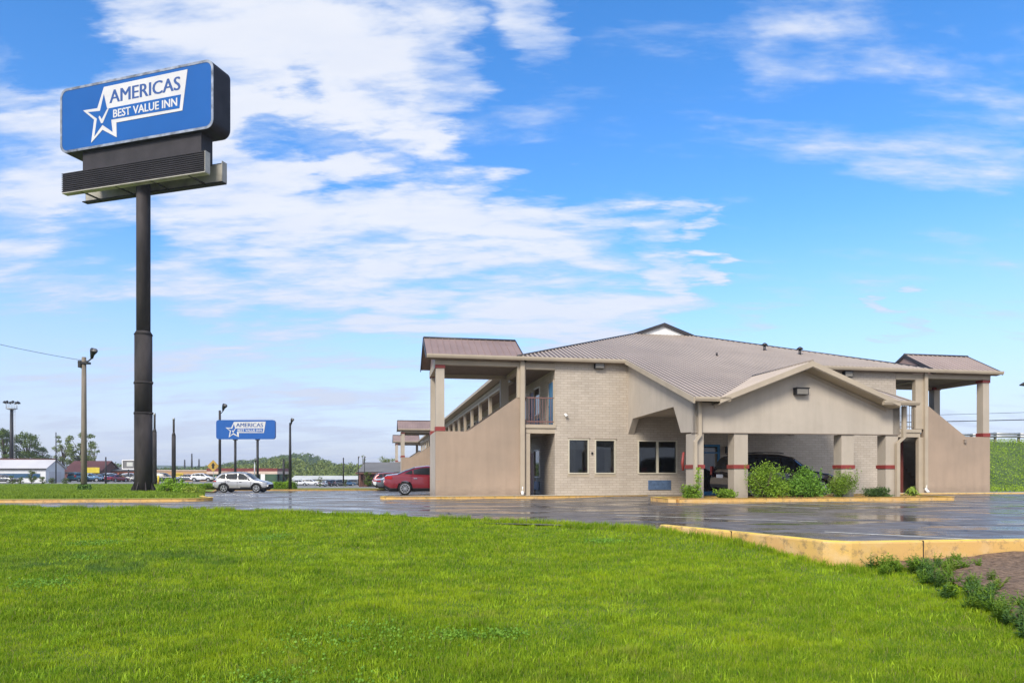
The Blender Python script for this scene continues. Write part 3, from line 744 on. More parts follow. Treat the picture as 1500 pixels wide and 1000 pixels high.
# ------------------------------------------------------------------ sign logo
STAR_W = [(.160,.608),(.258,.60),(.3026,.904),(.843,.915),(.811,.326),(.386,.327),(.388,.102),(.293,.255),(.216,.0875),(.236,.434)]
STAR_B = [(.303,.796),(.325,.562),(.803,.564),(.794,.366),(.352,.385),(.3615,.195),(.293,.33),(.239,.178),(.256,.44),(.195,.567),(.277,.55)]
CHECK = [(.268,.455),(.276,.475),(.290,.415),(.326,.555),(.338,.56),(.297,.355),(.286,.355)]
def textmesh(txt, x0, x1, z0, z1, y, name, mat, parent, depth=.01, bold=0, fat=0):
    cu = bpy.data.curves.new(name, 'FONT'); cu.body = txt; cu.extrude = 0; cu.offset = bold; cu.resolution_u = 3
    to = bpy.data.objects.new(name, cu); C.objects.link(to); bpy.context.view_layer.update()
    dg = bpy.context.evaluated_depsgraph_get(); me = bpy.data.meshes.new_from_object(to.evaluated_get(dg))
    bpy.data.objects.remove(to); bpy.data.curves.remove(cu)
    co = [v.co.copy() for v in me.vertices]; ax = min(c.x for c in co); bx = max(c.x for c in co); ay = min(c.y for c in co); by = max(c.y for c in co)
    for v in me.vertices: v.co = (x0+(v.co.x-ax)/(bx-ax)*(x1-x0), y, z0+(v.co.y-ay)/(by-ay)*(z1-z0))
    me.materials.clear(); me.materials.append(M[mat])
    if fat:
        bm = bmesh.new(); bm.from_mesh(me); r = bmesh.ops.duplicate(bm, geom=bm.verts[:]+bm.edges[:]+bm.faces[:])
        bmesh.ops.translate(bm, vec=(fat, -.001, 0), verts=[e for e in r['geom'] if isinstance(e, bmesh.types.BMVert)]); bm.to_mesh(me); bm.free()
    o = bpy.data.objects.new(name, me); C.objects.link(o); o.parent = parent; return o
def polyprism(pts2, wd, hh, y, d, mi=0):     # concave polygon in (s,t) fractions, built at depth y, thickness d
    bm = bmesh.new(); vs = [bm.verts.new((s*wd, y, t*hh)) for s, t in pts2]; f = bm.faces.new(vs); bm.normal_update()
    r = bmesh.ops.extrude_face_region(bm, geom=[f]); bmesh.ops.translate(bm, vec=(0,d,0), verts=[e for e in r['geom'] if isinstance(e, bmesh.types.BMVert)])
    bmesh.ops.triangulate(bm, faces=bm.faces[:]); bmesh.ops.recalc_face_normals(bm, faces=bm.faces[:])
    mb = MB(); bm.verts.index_update(); mb.add([v.co[:] for v in bm.verts], [[v.index for v in f.verts] for f in bm.faces], mi); bm.free(); return mb
def logo(parent, wd, hh, y, blue):
    polyprism(STAR_W, wd, hh, y-.02, .02).build('logo_banner', 'sign_white', parent)
    polyprism(STAR_B, wd, hh, y-.03, .0098).build('logo_star', blue, parent)
    polyprism(CHECK, wd, hh, y-.04, .0098).build('logo_check', 'sign_white', parent)
    textmesh('AMERICAS', .340*wd, .795*wd, .635*hh, .835*hh, y-.026, 'lettering', 'sign_ink', parent, fat=.0055*wd)
    textmesh('BEST VALUE INN', .366*wd, .779*wd, .405*hh, .528*hh, y-.036, 'lettering', 'sign_white', parent, bold=.012, fat=.002*wd)
def rrect(x0, x1, z0, z1, r, n=6):
    out = []
    for cx, cz, a0 in ((x1-r, z1-r, 0), (x0+r, z1-r, 90), (x0+r, z0+r, 180), (x1-r, z0+r, 270)):
        out += [(cx+r*cos(radians(a0+90*i/n)), cz+r*sin(radians(a0+90*i/n))) for i in range(n+1)]
    return out
# ------------------------------------------------------------------ tall pylon sign
p0 = Vector((-25.16, 39.2)); p1 = Vector((-15.36, 36.2)); dv = p1-p0; SW = dv.length; sa = atan2(dv.y, dv.x)
SH = 3.56; SZ = 18.8; TH = 1.25
ctr = p0+dv*.5+Vector((-dv.y, dv.x)).normalized()*TH/2
py = thing('pylon_sign', 'tall dark steel pylon with large blue rounded sign box high above the verge', 'sign', (ctr.x, ctr.y, zlot(ctr.x, ctr.y)+.1), sa)
zb = py.location.z
def rel(z): return z-zb
g = MB()
g.tube([(0,0,rel(19.5)),(0,0,rel(hgt(485,37.8)))], .355, 20); g.tube([(0,0,rel(hgt(486,37.8))+.12),(0,0,rel(hgt(488,37.8)))], [.36,.475], 20)
g.tube([(0,0,rel(hgt(488,37.8))),(0,0,rel(hgt(604,37.8)))], .445, 20); g.tube([(0,0,rel(hgt(604,37.8))),(0,0,0)], .455, 20)
part('pole', g, 'pole', py)
g = MB()
for k in range(8):
    t = k*pi/4+.2; d = Vector((cos(t), sin(t), 0)); e = Vector((-sin(t), cos(t), 0))*.02
    g.prism([d*.43-e, d*.68-e, d*.45+Vector((0,0,.55))-e], e*2)
g.tube([(0,0,.0),(0,0,.06)], .74, 16, smooth=False)
part('base_plate', g, 'pole', py)
for zz in (hgt(559,37.8), hgt(604,37.8)):
    g = MB(); g.tube([(-.65,0,rel(zz)),(.65,0,rel(zz))], .04, 8); g.tube([(0,0,rel(zz)-.05),(0,0,rel(zz)+.05)], .475, 20); part('collar', g, 'pole', py)
# cabinet
cab = MB(); cab.prism([(x, -TH/2, z) for x, z in rrect(-SW/2, SW/2, rel(SZ), rel(SZ+SH), .45)], (0,TH,0)); cabo = part('sign_box', cab, 'sign_case', py)
for sgn_ in (-1, 1):
    yy = sgn_*TH/2
    outer = rrect(-SW/2+.0, SW/2, rel(SZ), rel(SZ+SH), .45); inner = rrect(-SW/2+.13, SW/2-.13, rel(SZ)+.13, rel(SZ+SH)-.13, .36)
    rim = MB(); n = len(outer); y0 = yy+sgn_*.03
    vs = [(x, y0, z) for x, z in outer]+[(x, y0, z) for x, z in inner]+[(x, yy-sgn_*.0, z) for x, z in outer]
    rim.add(vs, [(i, (i+1) % n, n+(i+1) % n, n+i) for i in range(n)]+[(i, (i+1) % n, 2*n+(i+1) % n, 2*n+i) for i in range(n)]); rim.build('face_rim', 'sign_edge', py)
    fc = MB(); fc.prism([(x, yy+sgn_*.004, z) for x, z in inner], (0,sgn_*.012,0)); fc.build('sign_face', 'sign_blue', py)
fo = bpy.data.objects.new('logo', None); C.objects.link(fo); fo.parent = py; fo.location = (-SW/2, -TH/2-.018, rel(SZ))
logo(fo, SW, SH, 0, 'sign_blue')
fo = bpy.data.objects.new('logo', None); C.objects.link(fo); fo.parent = py; fo.location = (SW/2, TH/2+.018, rel(SZ)); fo.rotation_euler = (0,0,pi)
logo(fo, SW, SH, 0, 'sign_blue')
# neck under the cabinet and the two louvred reader boards
g = MB(); g.box(-SW/2+1.35, SW/2-.95, -.42, .42, rel(17.4), rel(SZ)+.002); part('neck_box', g, 'sign_case', py)
def board(x0, x1, yf, face):
    g = MB(); z0, z1 = rel(16.55), rel(17.62); t = .10
    g.box(x0, x1, min(yf, yf+t), max(yf, yf+t), z0, z1, 0)
    for k in range(10):
        zz = z0+.06+(z1-z0-.1)*k/9; g.box(x0-.03, x1+.03, yf-(.05 if face < 0 else -t), yf+(0 if face < 0 else t+.05), zz-.022, zz+.022, 0)
    bo = part('reader_board', g, 'sign_case', py)
    # pale back and bottom shelf
    q = MB(); yb = yf+t if face < 0 else yf
    q.box(x0+.04, x1-.04, yb+(.001 if face < 0 else -.02), yb+(.02 if face < 0 else -.001), z0+.08, z1-.06); q.build('board_back', 'sign_white2', bo)
    q = MB(); a, b_ = (yf-.05, yf+.32) if face < 0 else (yf-.22, yf+.15); q.box(x0-.02, x1+.02, a, b_, z0-.05, z0-.003); q.build('shelf', 'sign_white2' if face < 0 else 'sign_case', bo)
    q = MB(); q.box(x1, x1+.04, a, b_, z0, z1); q.build('end_plate', 'sign_white2', bo)
M['sign_white2'] = paint('weathered_cream', (.40,.37,.31), .6, var=.3, scale=1.2)
board(-SW/2+.30, SW/2-.42, -.75, -1); board(-SW/2+.30, SW/2-.42, .70, 1)
g = MB()
for xx in (-3.6,-1.2,1.2,3.6): g.box(xx-.06, xx+.06, -.70, .70, rel(17.42), rel(17.52)); g.box(xx-.05,xx+.05,-.7,.7, rel(16.5), rel(16.56))
part('board_bracket', g, 'sign_case', py)

# ------------------------------------------------------------------ second sign
Y2 = 75; x0 = pos(317, Y2); x1 = pos(404, Y2); w2 = x1-x0; h2 = 28/F*Y2; z2 = hgt(643, Y2)
s2 = thing('roadside_sign', 'smaller blue rounded sign board on two dark posts behind the silver car', 'sign', ((x0+x1)/2, Y2, -.52), radians(-1.5))
g = MB(); g.prism([(x, -.15, z) for x, z in rrect(-w2/2, w2/2, z2+.52, z2+.52+h2, .28)], (0,.3,0)); part('sign_board', g, 'sign_blue2', s2)
fo = bpy.data.objects.new('logo', None); C.objects.link(fo); fo.parent = s2; fo.location = (-w2/2, -.152, z2+.52); logo(fo, w2, h2, 0, 'sign_blue2')
for px in (344.5, 377.5):
    xx = pos(px, Y2)-(x0+x1)/2; g = MB(); g.tube([(xx,0,0),(xx,0,z2+.6)], .13, 10); g.box(xx-.2, xx+.2, -.17, .17, z2+.42, z2+.519); part('post', g, 'dark', s2)

# ------------------------------------------------------------------ poles and lamps
def lamp_pole(px, Y, ytop, r0, r1, label, mat='dark', group=None, name='lamp_pole', head=None, py_base=None, cat='lamp pole', flood=False):
    x = pos(px, Y); zb_ = zlot(x, Y)+.08; H = hgt(ytop, Y)-zb_
    t = thing(name, label, cat, (x, Y, zb_), 0, group)
    g = MB(); g.tube([(0,0,-.2),(0,0,H*.5),(0,0,H)], [r0,(r0+r1)/2,r1], 12); part('pole', g, mat, t)
    if head:
        dx, dz, s = head
        g = MB(); g.tube([(0,0,H-.35),(dx*.55,0,H-.25),(dx,0,H+dz-.05)], .045 if s < 1 else .06, 8); part('arm', g, 'dark', t)
        g = MB(); g.tube([(dx-.02,-.02,H+dz-.1),(dx+.04,-.06,H+dz+.2*s),(dx+.22*s,-.12,H+dz+.5*s),(dx+.30*s,-.16,H+dz+.6*s)], [.08,.17*s,.30*s,.31*s], 12)
        part('floodlight', g, 'dark', t)
        g = MB(); g.tube([(dx+.30*s,-.16,H+dz+.6*s),(dx+.31*s,-.17,H+dz+.62*s)], .27*s, 12); part('lens', g, 'lamp_lens', t)
    return t
t = lamp_pole(123, 47, 523, .19, .135, 'weathered wooden pole with a single floodlight on the grass left of the tall pylon', 'wood', head=(.55,.0,.75), name='utility_pole')
g = MB(); g.box(-.3,.35,-.2,.2,8.55,8.68); g.box(-.28,-.1,-.22,.22,8.3,8.75); part('bracket', g, 'dark', t)
lamp_pole(322, 78, 601, .16, .12, 'slim brown lamp pole rising behind the left end of the smaller sign', 'pole', head=(.38,.05,.9))
lamp_pole(425, 68, 619, .17, .09, 'thin black lamp pole with a small round head right of the smaller sign', 'dark', head=(.12,.0,.55))
for px, yt, lb in ((226.5,605,'dark stepped steel pole just right of the tall pylon'), (254.5,612,'dark stepped steel pole standing nearer the tan storefront')):
    Y = 92; x = pos(px, Y); t = thing('steel_pole', lb, 'pole', (x, Y, -.6), 0, 'bare stepped poles'); H = hgt(yt, Y)+.6
    g = MB(); g.tube([(0,0,0),(0,0,H*.74)], [.27,.25], 10); g.tube([(0,0,H*.74),(0,0,H*.79)], [.25,.13], 10); g.tube([(0,0,H*.79),(0,0,H-.25)], .13, 10); part('pole', g, 'pole', t)
    g = MB(); g.tube([(0,0,H-.25),(0,0,H)], .15, 10); part('cap', g, 'galv', t)
lamp_pole(82, 120, 633, .10, .07, 'very thin dark pole in front of the white shed', 'dark', name='thin_pole', cat='pole')
lamp_pole(155, 118, 669, .16, .10, 'short dark pole beside the parked blue cars', 'dark', name='short_pole', cat='pole')
lamp_pole(415.5, 90, 672, .14, .12, 'short dark green post left of the thin black lamp pole', 'dark', name='short_pole', cat='pole')
lamp_pole(503, 120, 670, .13, .10, 'dark post in front of the long pale greenhouse', 'dark', name='short_pole', cat='pole')
lamp_pole(373, 105, 676, .10, .08, 'faint slim lamp pole seen between the two sign posts', 'galv', head=(.1,0,.5))
for px, yt in ((270.5,673),(281,664),(291.5,672)):
    lamp_pole(px, 430, yt, .7, .35, {270.5:'leftmost tiny spire pole on the far horizon', 281:'tallest of the three tiny spire poles on the far horizon', 291.5:'rightmost tiny spire pole on the far horizon'}[px], 'dark', name='distant_pole', cat='pole', group='tiny poles on the horizon')
# high mast with a platform of lamps
Y = 150; x = pos(17, Y); t = thing('high_mast', 'tall dark mast with a round platform of lamps and a side ladder', 'light mast', (x, Y, -.7)); H = hgt(598, Y)+.7
g = MB(); g.tube([(0,0,0),(0,0,H)], [.45,.28], 10); part('mast', g, 'dark', t)
g = MB(); g.tube([(.75,0,2),(.75,0,H)], .035, 6); g.tube([(.45,0,2),(.45,0,H)], .035, 6)
for k in range(int(H/.8)): g.box(.45, .75, -.03, .03, 2+k*.8, 2.06+k*.8) if 2+k*.8 < H else None
part('ladder', g, 'galv', t)
g = MB(); g.tube([(0,0,H-.3),(0,0,H-.1)], [.5,1.05], 12); g.tube([(0,0,H-.1),(0,0,H)], 1.05, 12)
for k in range(12): a = k*pi/6; g.tube([(1.0*cos(a),1.0*sin(a),H),(1.0*cos(a),1.0*sin(a),H+1.1)], .03, 5)
part('platform', g, 'galv', t)
for k in range(8):
    a = k*pi/4; g = MB(); g.tube([(1.1*cos(a),1.1*sin(a),H+1.1),(1.45*cos(a),1.45*sin(a),H+1.35)], [.16,.3], 8); g.tube([(.7*cos(a),.7*sin(a),H+1.0),(1.1*cos(a),1.1*sin(a),H+1.2)], .05, 6); part('lamp', g, 'dark', t)
# diamond warning sign
Y = 80; x = pos(312.5, Y); t = thing('warning_sign', 'yellow diamond road warning sign above the rear of the silver car', 'road sign', (x, Y, -.55)); zc = hgt(682, Y)+.55; r = .68
g = MB(); g.prism([(-r,-.06,zc),(0,-.06,zc+r),(r,-.06,zc),(0,-.06,zc-r)], (0,.03,0)); M['warn'] = paint('warning_yellow', (.42,.26,.05), .5, var=.15); part('sign_plate', g, 'warn', t)
g = MB(); g.prism([(-.12,-.075,zc-.3),(.12,-.075,zc-.3),(.12,-.075,zc+.05),(.22,-.075,zc+.05),(0,-.075,zc+.38),(-.22,-.075,zc+.05),(-.12,-.075,zc+.05)], (0,.014,0)); part('symbol', g, 'dark', t)
g = MB(); g.tube([(0,0,0),(0,0,zc+.3)], .04, 8); part('post', g, 'galv', t)
# lamp head reaching in from the right edge, its pole outside the view
Y = 60; x = pos(1503, Y); t = thing('street_lamp', 'dark street lamp head reaching in at the right edge of the sky', 'street lamp', (x+2.2, Y, 0)); zc = hgt(563, Y)
g = MB(); g.tube([(0,0,0),(0,0,zc-.1)], [.14,.09], 10); part('pole', g, 'dark', t)
g = MB(); g.tube([(0,0,zc-.1),(-1.8,0,zc+.12)], .04, 8); part('arm', g, 'dark', t)
g = MB(); g.tube([(-1.7,0,zc+.1),(-2.0,0,zc+.1),(-2.4,0,zc+.02),(-2.75,0,zc-.06)], [.06,.16,.17,.05], 10); part('lamp_head', g, 'dark', t)
# power lines
def wire(name, label, a, b, sag, r=.03):
    P = [Vector(a).lerp(Vector(b), i/24)-Vector((0,0,sag*4*(i/24)*(1-i/24))) for i in range(25)]
    g = MB(); g.tube(P, r, 5); o = g.build(name, 'dark'); tag(o, label, 'power line'); return o
wire('power_line', 'upper thin power line crossing the sky behind the right stair tower', (pos(1180,120),120,hgt(611,120)), (pos(1560,110),110,hgt(602,110)), .1, .035)
wire('power_line', 'lower, thicker power line crossing the sky behind the right stair tower', (pos(1180,120),120,hgt(620,120)), (pos(1560,110),110,hgt(613,110)), .1, .07)
wire('power_line', 'thin power line sloping down through the left sky to the wooden pole', (pos(-60,44),44,hgt(490,44)), (pos(123,47),47,hgt(528,47)), .1, .015)

# ------------------------------------------------------------------ cars
def interp(P, x):
    if x <= P[0][0]: return P[0][1]
    for (a, b), (c, d) in zip(P, P[1:]):
        if x <= c:
            t = (x-a)/(c-a); t2 = t*t*(3-2*t)*.35+t*.65; return b+(d-b)*t2
    return P[-1][1]
def make_car(name, label, cat, loc, rz, S, paintmat, group=None, parts=True, ns=None):
    L, Wd, R = S['L'], S['W']/2, S['R']; hb, rf, zb_ = S['belt'], S['roof'], S['bottom']; wr = S['wr']
    t = thing(name, label, cat, loc, rz, group)
    ns = ns or int(L/.065); step = L/ns; axles = S['axles']
    def width(x):
        e = abs(x)/(L/2); k = max(0, (e-.80)/.20); return Wd*(1-.17*k**2.2)
    def sec(x):
        w = width(x); zb = interp(zb_, x); zh = interp(hb, x); zr = max(zh, interp(rf, x)); cf = min(1, max(0, (zr-zh)/.35))
        wre = (w-.10)*(1-cf)+wr*cf
        pts = []
        lower = [(w-.10, zb), (w-.035, zb+.05), (w-.012, zb+.14)]
        zm = zh-.10; n = 7
        for i in range(1, n+1):
            q = i/n; z = zb+.14+(zm-zb-.14)*q; pts.append((w-.012+.012*sin(pi*min(1, q*1.1))-.018*q*q, z))
        up = [(w-.045, zh-.035), (w-.085, zh)]
        gh = []
        for q in (.33,.66,1): gh.append(((w-.085)*(1-q)+wre*q, zh+(zr-.06*cf-zh)*q+.004*q*(1-cf)))
        top = [(wre-.07, zr-.012*cf+.006), (wre-.22, zr+.018), (wre*.4, zr+.035), (0, zr+.045)]
        return lower+pts+up+gh+top
    xs_ = [-L/2+step*i for i in range(ns+1)]
    secs = [sec(x) for x in xs_]; nr = len(secs[0])
    V = []; 
    for x, s_ in zip(xs_, secs):
        for (y, z) in s_: V.append([x, y, z])
    Ra = R+.055; zc = R
    for v in V:
        for ax in axles:
            d = math.hypot(v[0]-ax, v[2]-zc)
            if Ra-step*.8 < d < Ra+step*.35 and v[2] < zc+Ra and v[1] > Wd*.7: 
                k = Ra/d; v[0] = ax+(v[0]-ax)*k; v[2] = zc+(v[2]-zc)*k
    F_ = []; MI = []
    clad = S.get('clad', 0)
    for i in range(ns):
        for j in range(nr-1):
            q = [i*nr+j, (i+1)*nr+j, (i+1)*nr+j+1, i*nr+j+1]
            cx = sum(V[k][0] for k in q)/4; cz = sum(V[k][2] for k in q)/4
            if any(math.hypot(cx-ax, cz-zc) < Ra*.985 for ax in axles) and j < nr-8: continue
            F_.append(q)
            dark = j < 2 or (clad and (cz < clad or any(math.hypot(cx-ax, cz-zc) < Ra+.07 for ax in axles) and j < 10))
            MI.append(1 if dark else 0)
    mb = MB(); n0 = len(V)
    V2 = V+[[x, -y, z] for x, y, z in V]
    o = len(mb.v); mb.v = [tuple(p) for p in V2]
    for q, mi in zip(F_, MI):
        mb.f.append(list(reversed(q))); mb.m.append(mi); mb.sm.append(True)
        mb.f.append([k+n0 for k in q]); mb.m.append(mi); mb.sm.append(True)
    for i in (0, ns):      # end caps
        ring = [i*nr+j for j in range(nr)]+[n0+i*nr+j for j in reversed(range(nr-1))]
        for j in range(nr-1):
            q = [i*nr+j, i*nr+j+1, n0+i*nr+j+1, n0+i*nr+j]
            mb.f.append(q if i == 0 else list(reversed(q))); mb.m.append(1 if V[i*nr+j][2] < interp(zb_, V[i*nr+j][0])+.12+(clad*.5) else 0); mb.sm.append(False)
    body = mb.build('body', [paintmat, 'cladding'], t)
    # dark underside and wheel wells
    u = MB(); u.box(-L/2+.25, L/2-.25, -Wd+.30, Wd-.30, R*.55, R+.3); u.box(axles[0]+Ra*1.05, axles[1]-Ra*1.05, -Wd+.10, Wd-.10, interp(zb_,0)+.02, R+.3); u.build('underbody', 'cladding', t)
    def side_y(x, z):
        w = width(x); zh = interp(hb, x); zr = interp(rf, x); cf = min(1, max(.01, (zr-zh)/.35)); wre = (w-.10)*(1-cf)+wr*cf
        q = max(0, min(1, (z-zh)/max(.05, zr-.06*cf-zh))); return (w-.085)*(1-q)+wre*q
    for poly in S['sidewin']:
        for sg in (-1, 1):
            bm = bmesh.new(); f0 = bm.faces.new([bm.verts.new((x, 0, z)) for x, z in poly]); bmesh.ops.triangulate(bm, faces=bm.faces[:])
            for _ in range(3 if parts else 2): bmesh.ops.subdivide_edges(bm, edges=bm.edges[:], cuts=1, use_grid_fill=True)
            for v_ in bm.verts: v_.co.y = sg*(side_y(v_.co.x, v_.co.z)+.016)
            bm.verts.index_update(); w_ = MB(); w_.add([v_.co[:] for v_ in bm.verts], [[v_.index for v_ in f.verts] for f in bm.faces], 0, True); bm.free(); w_.build('side_window', 'glass_car', t)
    for nm, (xa, xb) in (('windshield', S['wind']), ('rear_window', S['rear'])):
        w_ = MB(); vs = []; m_ = 6
        for i in range(m_+1):
            x = xa+(xb-xa)*i/m_; s_ = sec(x); we = s_[-4][0]*.97 ; zt = interp(rf, x)
            for q in (-1,-.6,0,.6,1): vs.append((x+(.012 if xb < xa else -.012), q*we, zt+.045*(1-abs(q)**2)+.012+.006))
        fs = [(i*5+j, i*5+j+1, (i+1)*5+j+1, (i+1)*5+j) for i in range(m_) for j in range(4)]
        w_.add(vs, fs, 0, True); w_.build(nm, 'glass_car', t)
    # wheels
    for ax in axles:
        for sg in (-1, 1):
            yo = sg*(Wd-.03); yi = sg*(Wd-.25)
            g = MB(); prof = [(R*.70, yo), (R*.93, yo+sg*.004), (R, yo-sg*.03), (R, yi+sg*.03), (R*.9, yi)]; k = 28; vs = []; fs = []
            for r_, y_ in prof:
                for a in range(k): vs.append((ax+r_*cos(2*pi*a/k), y_, R+r_*sin(2*pi*a/k)))
            for i in range(len(prof)-1):
                for a in range(k): fs.append((i*k+a, i*k+(a+1) % k, (i+1)*k+(a+1) % k, (i+1)*k+a))
            g.add(vs, fs, 0, True); wh = g.build('wheel', 'tyre', t)
            if not parts: 
                g = MB(); g.tube([(ax, yo-sg*.03, R), (ax, yo-sg*.01, R)], R*.68, 16, smooth=False); g.build('rim', 'rim', wh); continue
            g = MB(); ns_ = S.get('spokes', 5); d = sg*.012
            g.tube([(ax, yo-sg*.02, R), (ax, yo+sg*.004, R)], R*.17, 12, smooth=False)
            for s_ in range(ns_):
                a = 2*pi*s_/ns_+.3; ca, sa_ = cos(a), sin(a); w0, w1 = R*.075*5/ns_, R*.11*5/ns_
                P = [(ax+ca*R*.1-sa_*w0, yo-sg*.012, R+sa_*R*.1+ca*w0), (ax+ca*R*.1+sa_*w0, yo-sg*.012, R+sa_*R*.1-ca*w0), (ax+ca*R*.66+sa_*w1, yo-sg*.012, R+sa_*R*.66-ca*w1), (ax+ca*R*.66-sa_*w1, yo-sg*.012, R+sa_*R*.66+ca*w1)]
                g.prism(P, (0, sg*.014, 0))
            vs = []; fs = []
            for r_ in (R*.62, R*.72):
                for a in range(k): vs.append((ax+r_*cos(2*pi*a/k), yo+sg*.003, R+r_*sin(2*pi*a/k)))
            fs = [(a, (a+1) % k, k+(a+1) % k, k+a) for a in range(k)]; g.add(vs, fs)
            g.build('rim', 'rim', wh)
            g = MB(); g.tube([(ax, yo-sg*.07, R), (ax, yo-sg*.05, R)], R*.69, 20, smooth=False); g.build('brake_disc', 'dark', wh)
    for nm, mat, (xa, xb, za, zc_, inn) in (('headlight','headlight',S['head']), ('taillight','taillight',S['tail'])):
        for sg in (-1, 1):
            g = MB(); n = 6; vs = []
            for i in range(n+1):
                x = xa+(xb-xa)*i/n; w = width(x); k_ = i/n
                for z_ in (za, zc_): vs.append((x, sg*(w+.010), z_+(.03*k_ if z_ == za else -.02*k_)))
            w = width(xb); ex = xb+(.012 if xb > 0 else -.012)
            vs += [(ex, sg*(w-inn), za+.03), (ex, sg*(w-inn), zc_-.02)]
            fs = [(2*i, 2*i+2, 2*i+3, 2*i+1) for i in range(n+1)]
            g.add(vs, fs, 0, False); g.build(nm, mat, t)
    if not parts: return t
    for sg in (-1, 1):
        mx, mz = S['mirror']; y_ = sg*(side_y(mx, mz)+.0)
        g = MB(); g.tube([(mx, y_, mz), (mx, y_+sg*.09, mz+.02)], .03, 6); g.tube([(mx-.05, y_+sg*.07, mz+.05), (mx+.0, y_+sg*.14, mz+.06), (mx+.03, y_+sg*.20, mz+.05)], [.06,.09,.05], 8); g.build('mirror', paintmat, t)
        for hx in S['handles']:
            hz = interp(hb, hx)-.17; g = MB(); y_ = width(hx)+.004; g.box(hx-.10, hx+.08, min(sg*y_-.02, sg*y_+.02), max(sg*y_-.02, sg*y_+.02), hz, hz+.035); g.build('handle', S.get('hmat', 'chrome'), t)
        for dx_ in S['seams']:
            zl_ = interp(zb_, dx_)+.12; zh_ = interp(hb, dx_)-.05; g = MB(); y_ = width(dx_)
            g.box(dx_-.006, dx_+.006, min(sg*(y_-.02), sg*(y_+.003)), max(sg*(y_-.02), sg*(y_+.003)), zl_, zh_); g.build('door_seam', 'cladding', t)
    g = MB(); xe = L/2; g.box(xe-.02, xe+.012, -.55, .55, S['grille'][0], S['grille'][1]); g.build('grille', 'cladding', t)
    g = MB(); g.box(-xe-.014, -xe+.01, -.26, .26, S['plate'], S['plate']+.14); g.build('licence_plate', 'white', t)
    if S.get('rails'):
        a, b_ = S['rails']
        for sg in (-1, 1):
            g = MB(); P = [(a+(b_-a)*i/10, sg*(wr-.05), interp(rf, a+(b_-a)*i/10)+.07) for i in range(11)]; g.tube(P, .018, 6); g.build('roof_rail', 'cladding', t)
    return t
SUV = dict(L=4.62, W=1.86, R=.36, axles=(-1.36,1.36), wr=.74, spokes=5, clad=.44,
    bottom=[(-2.31,.42),(-2.0,.27),(1.9,.25),(2.31,.36)],
    belt=[(-2.31,.78),(-2.15,1.02),(-1.2,1.12),(0,1.07),(.95,1.03),(1.6,.98),(2.1,.86),(2.31,.66)],
    roof=[(-2.31,.78),(-2.2,1.05),(-1.95,1.42),(-1.62,1.62),(-.8,1.69),(0,1.68),(.42,1.60),(1.12,1.08),(1.6,.98),(2.31,.66)],
    sidewin=[[(-1.92,1.20),(-1.25,1.15),(-1.25,1.56),(-1.55,1.53)], [(-1.19,1.15),(-.25,1.11),(-.25,1.60),(-1.19,1.57)], [(-.18,1.11),(.82,1.08),(.80,1.14),(.30,1.53),(.0,1.60),(-.18,1.60)]],
    wind=(1.06,.44), rear=(-2.16,-1.72), head=(1.93,2.26,.74,.84,.22), tail=(-1.98,-2.28,.90,1.02,.25), mirror=(.72,1.10), handles=(-.95,.05), seams=(-1.22,-.22,.92),
    grille=(.58,.70), plate=.72, rails=(-1.6,.1), hmat='cladding')
SEDAN = dict(L=4.87, W=1.84, R=.335, axles=(-1.38,1.40), wr=.60, spokes=10,
    bottom=[(-2.43,.38),(-2.1,.22),(2.0,.20),(2.43,.30)],
    belt=[(-2.43,.72),(-2.33,.99),(-1.6,1.03),(-.6,.99),(.9,.93),(1.6,.87),(2.2,.74),(2.43,.55)],
    roof=[(-2.43,.72),(-2.33,.99),(-1.75,1.04),(-1.25,1.24),(-.75,1.41),(-.2,1.47),(.25,1.43),(.6,1.30),(1.25,.93),(2.43,.55)],
    sidewin=[[(-1.42,1.09),(-1.0,1.06),(-1.0,1.27),(-1.15,1.22)], [(-.95,1.06),(-.12,1.03),(-.12,1.40),(-.50,1.385),(-.95,1.29)], [(-.05,1.03),(.88,.98),(.50,1.26),(.22,1.37),(-.05,1.40)]],
    wind=(1.2,.32), rear=(-1.72,-.85), head=(2.0,2.38,.60,.71,.25), tail=(-2.02,-2.40,.80,.96,.30), mirror=(.78,1.02), handles=(-.85,.10), seams=(-1.08,-.08,.98),
    grille=(.42,.56), plate=.62)
BIG = dict(L=5.1, W=1.96, R=.39, axles=(-1.48,1.50), wr=.68, spokes=6,
    bottom=[(-2.55,.45),(-2.2,.28),(2.1,.26),(2.55,.38)],
    belt=[(-2.55,.85),(-2.42,1.12),(-1.2,1.14),(0,1.12),(1.2,1.10),(1.9,1.02),(2.4,.86),(2.55,.66)],
    roof=[(-2.55,.85),(-2.46,1.15),(-2.25,1.60),(-2.0,1.77),(-1.2,1.82),(-.2,1.81),(.35,1.72),(1.30,1.12),(1.9,1.02),(2.55,.66)],
    sidewin=[[(-2.2,1.24),(-1.35,1.22),(-1.35,1.70),(-2.0,1.66)], [(-1.28,1.22),(-.28,1.19),(-.28,1.72),(-1.28,1.71)], [(-.2,1.19),(1.0,1.16),(.32,1.62),(.0,1.70),(-.2,1.71)]],
    wind=(1.24,.42), rear=(-2.44,-2.12), head=(2.1,2.49,.80,.92,.25), tail=(-2.3,-2.52,.95,1.35,.14), mirror=(.82,1.20), handles=(-1.0,.05), seams=(-1.31,-.24,1.0),
    grille=(.55,.78), plate=.85, rails=(-1.9,0))
def carpaint(name, c, metal=.5, rough=.28): return paint(name, c, rough, metal, var=.03, coat=1)
M['silver'] = carpaint('silver_car_paint', (.40,.39,.38)); M['redcar'] = carpaint('red_car_paint', (.20,.008,.016), .3); M['black'] = carpaint('black_car_paint', (.015,.014,.02), .3, .2)
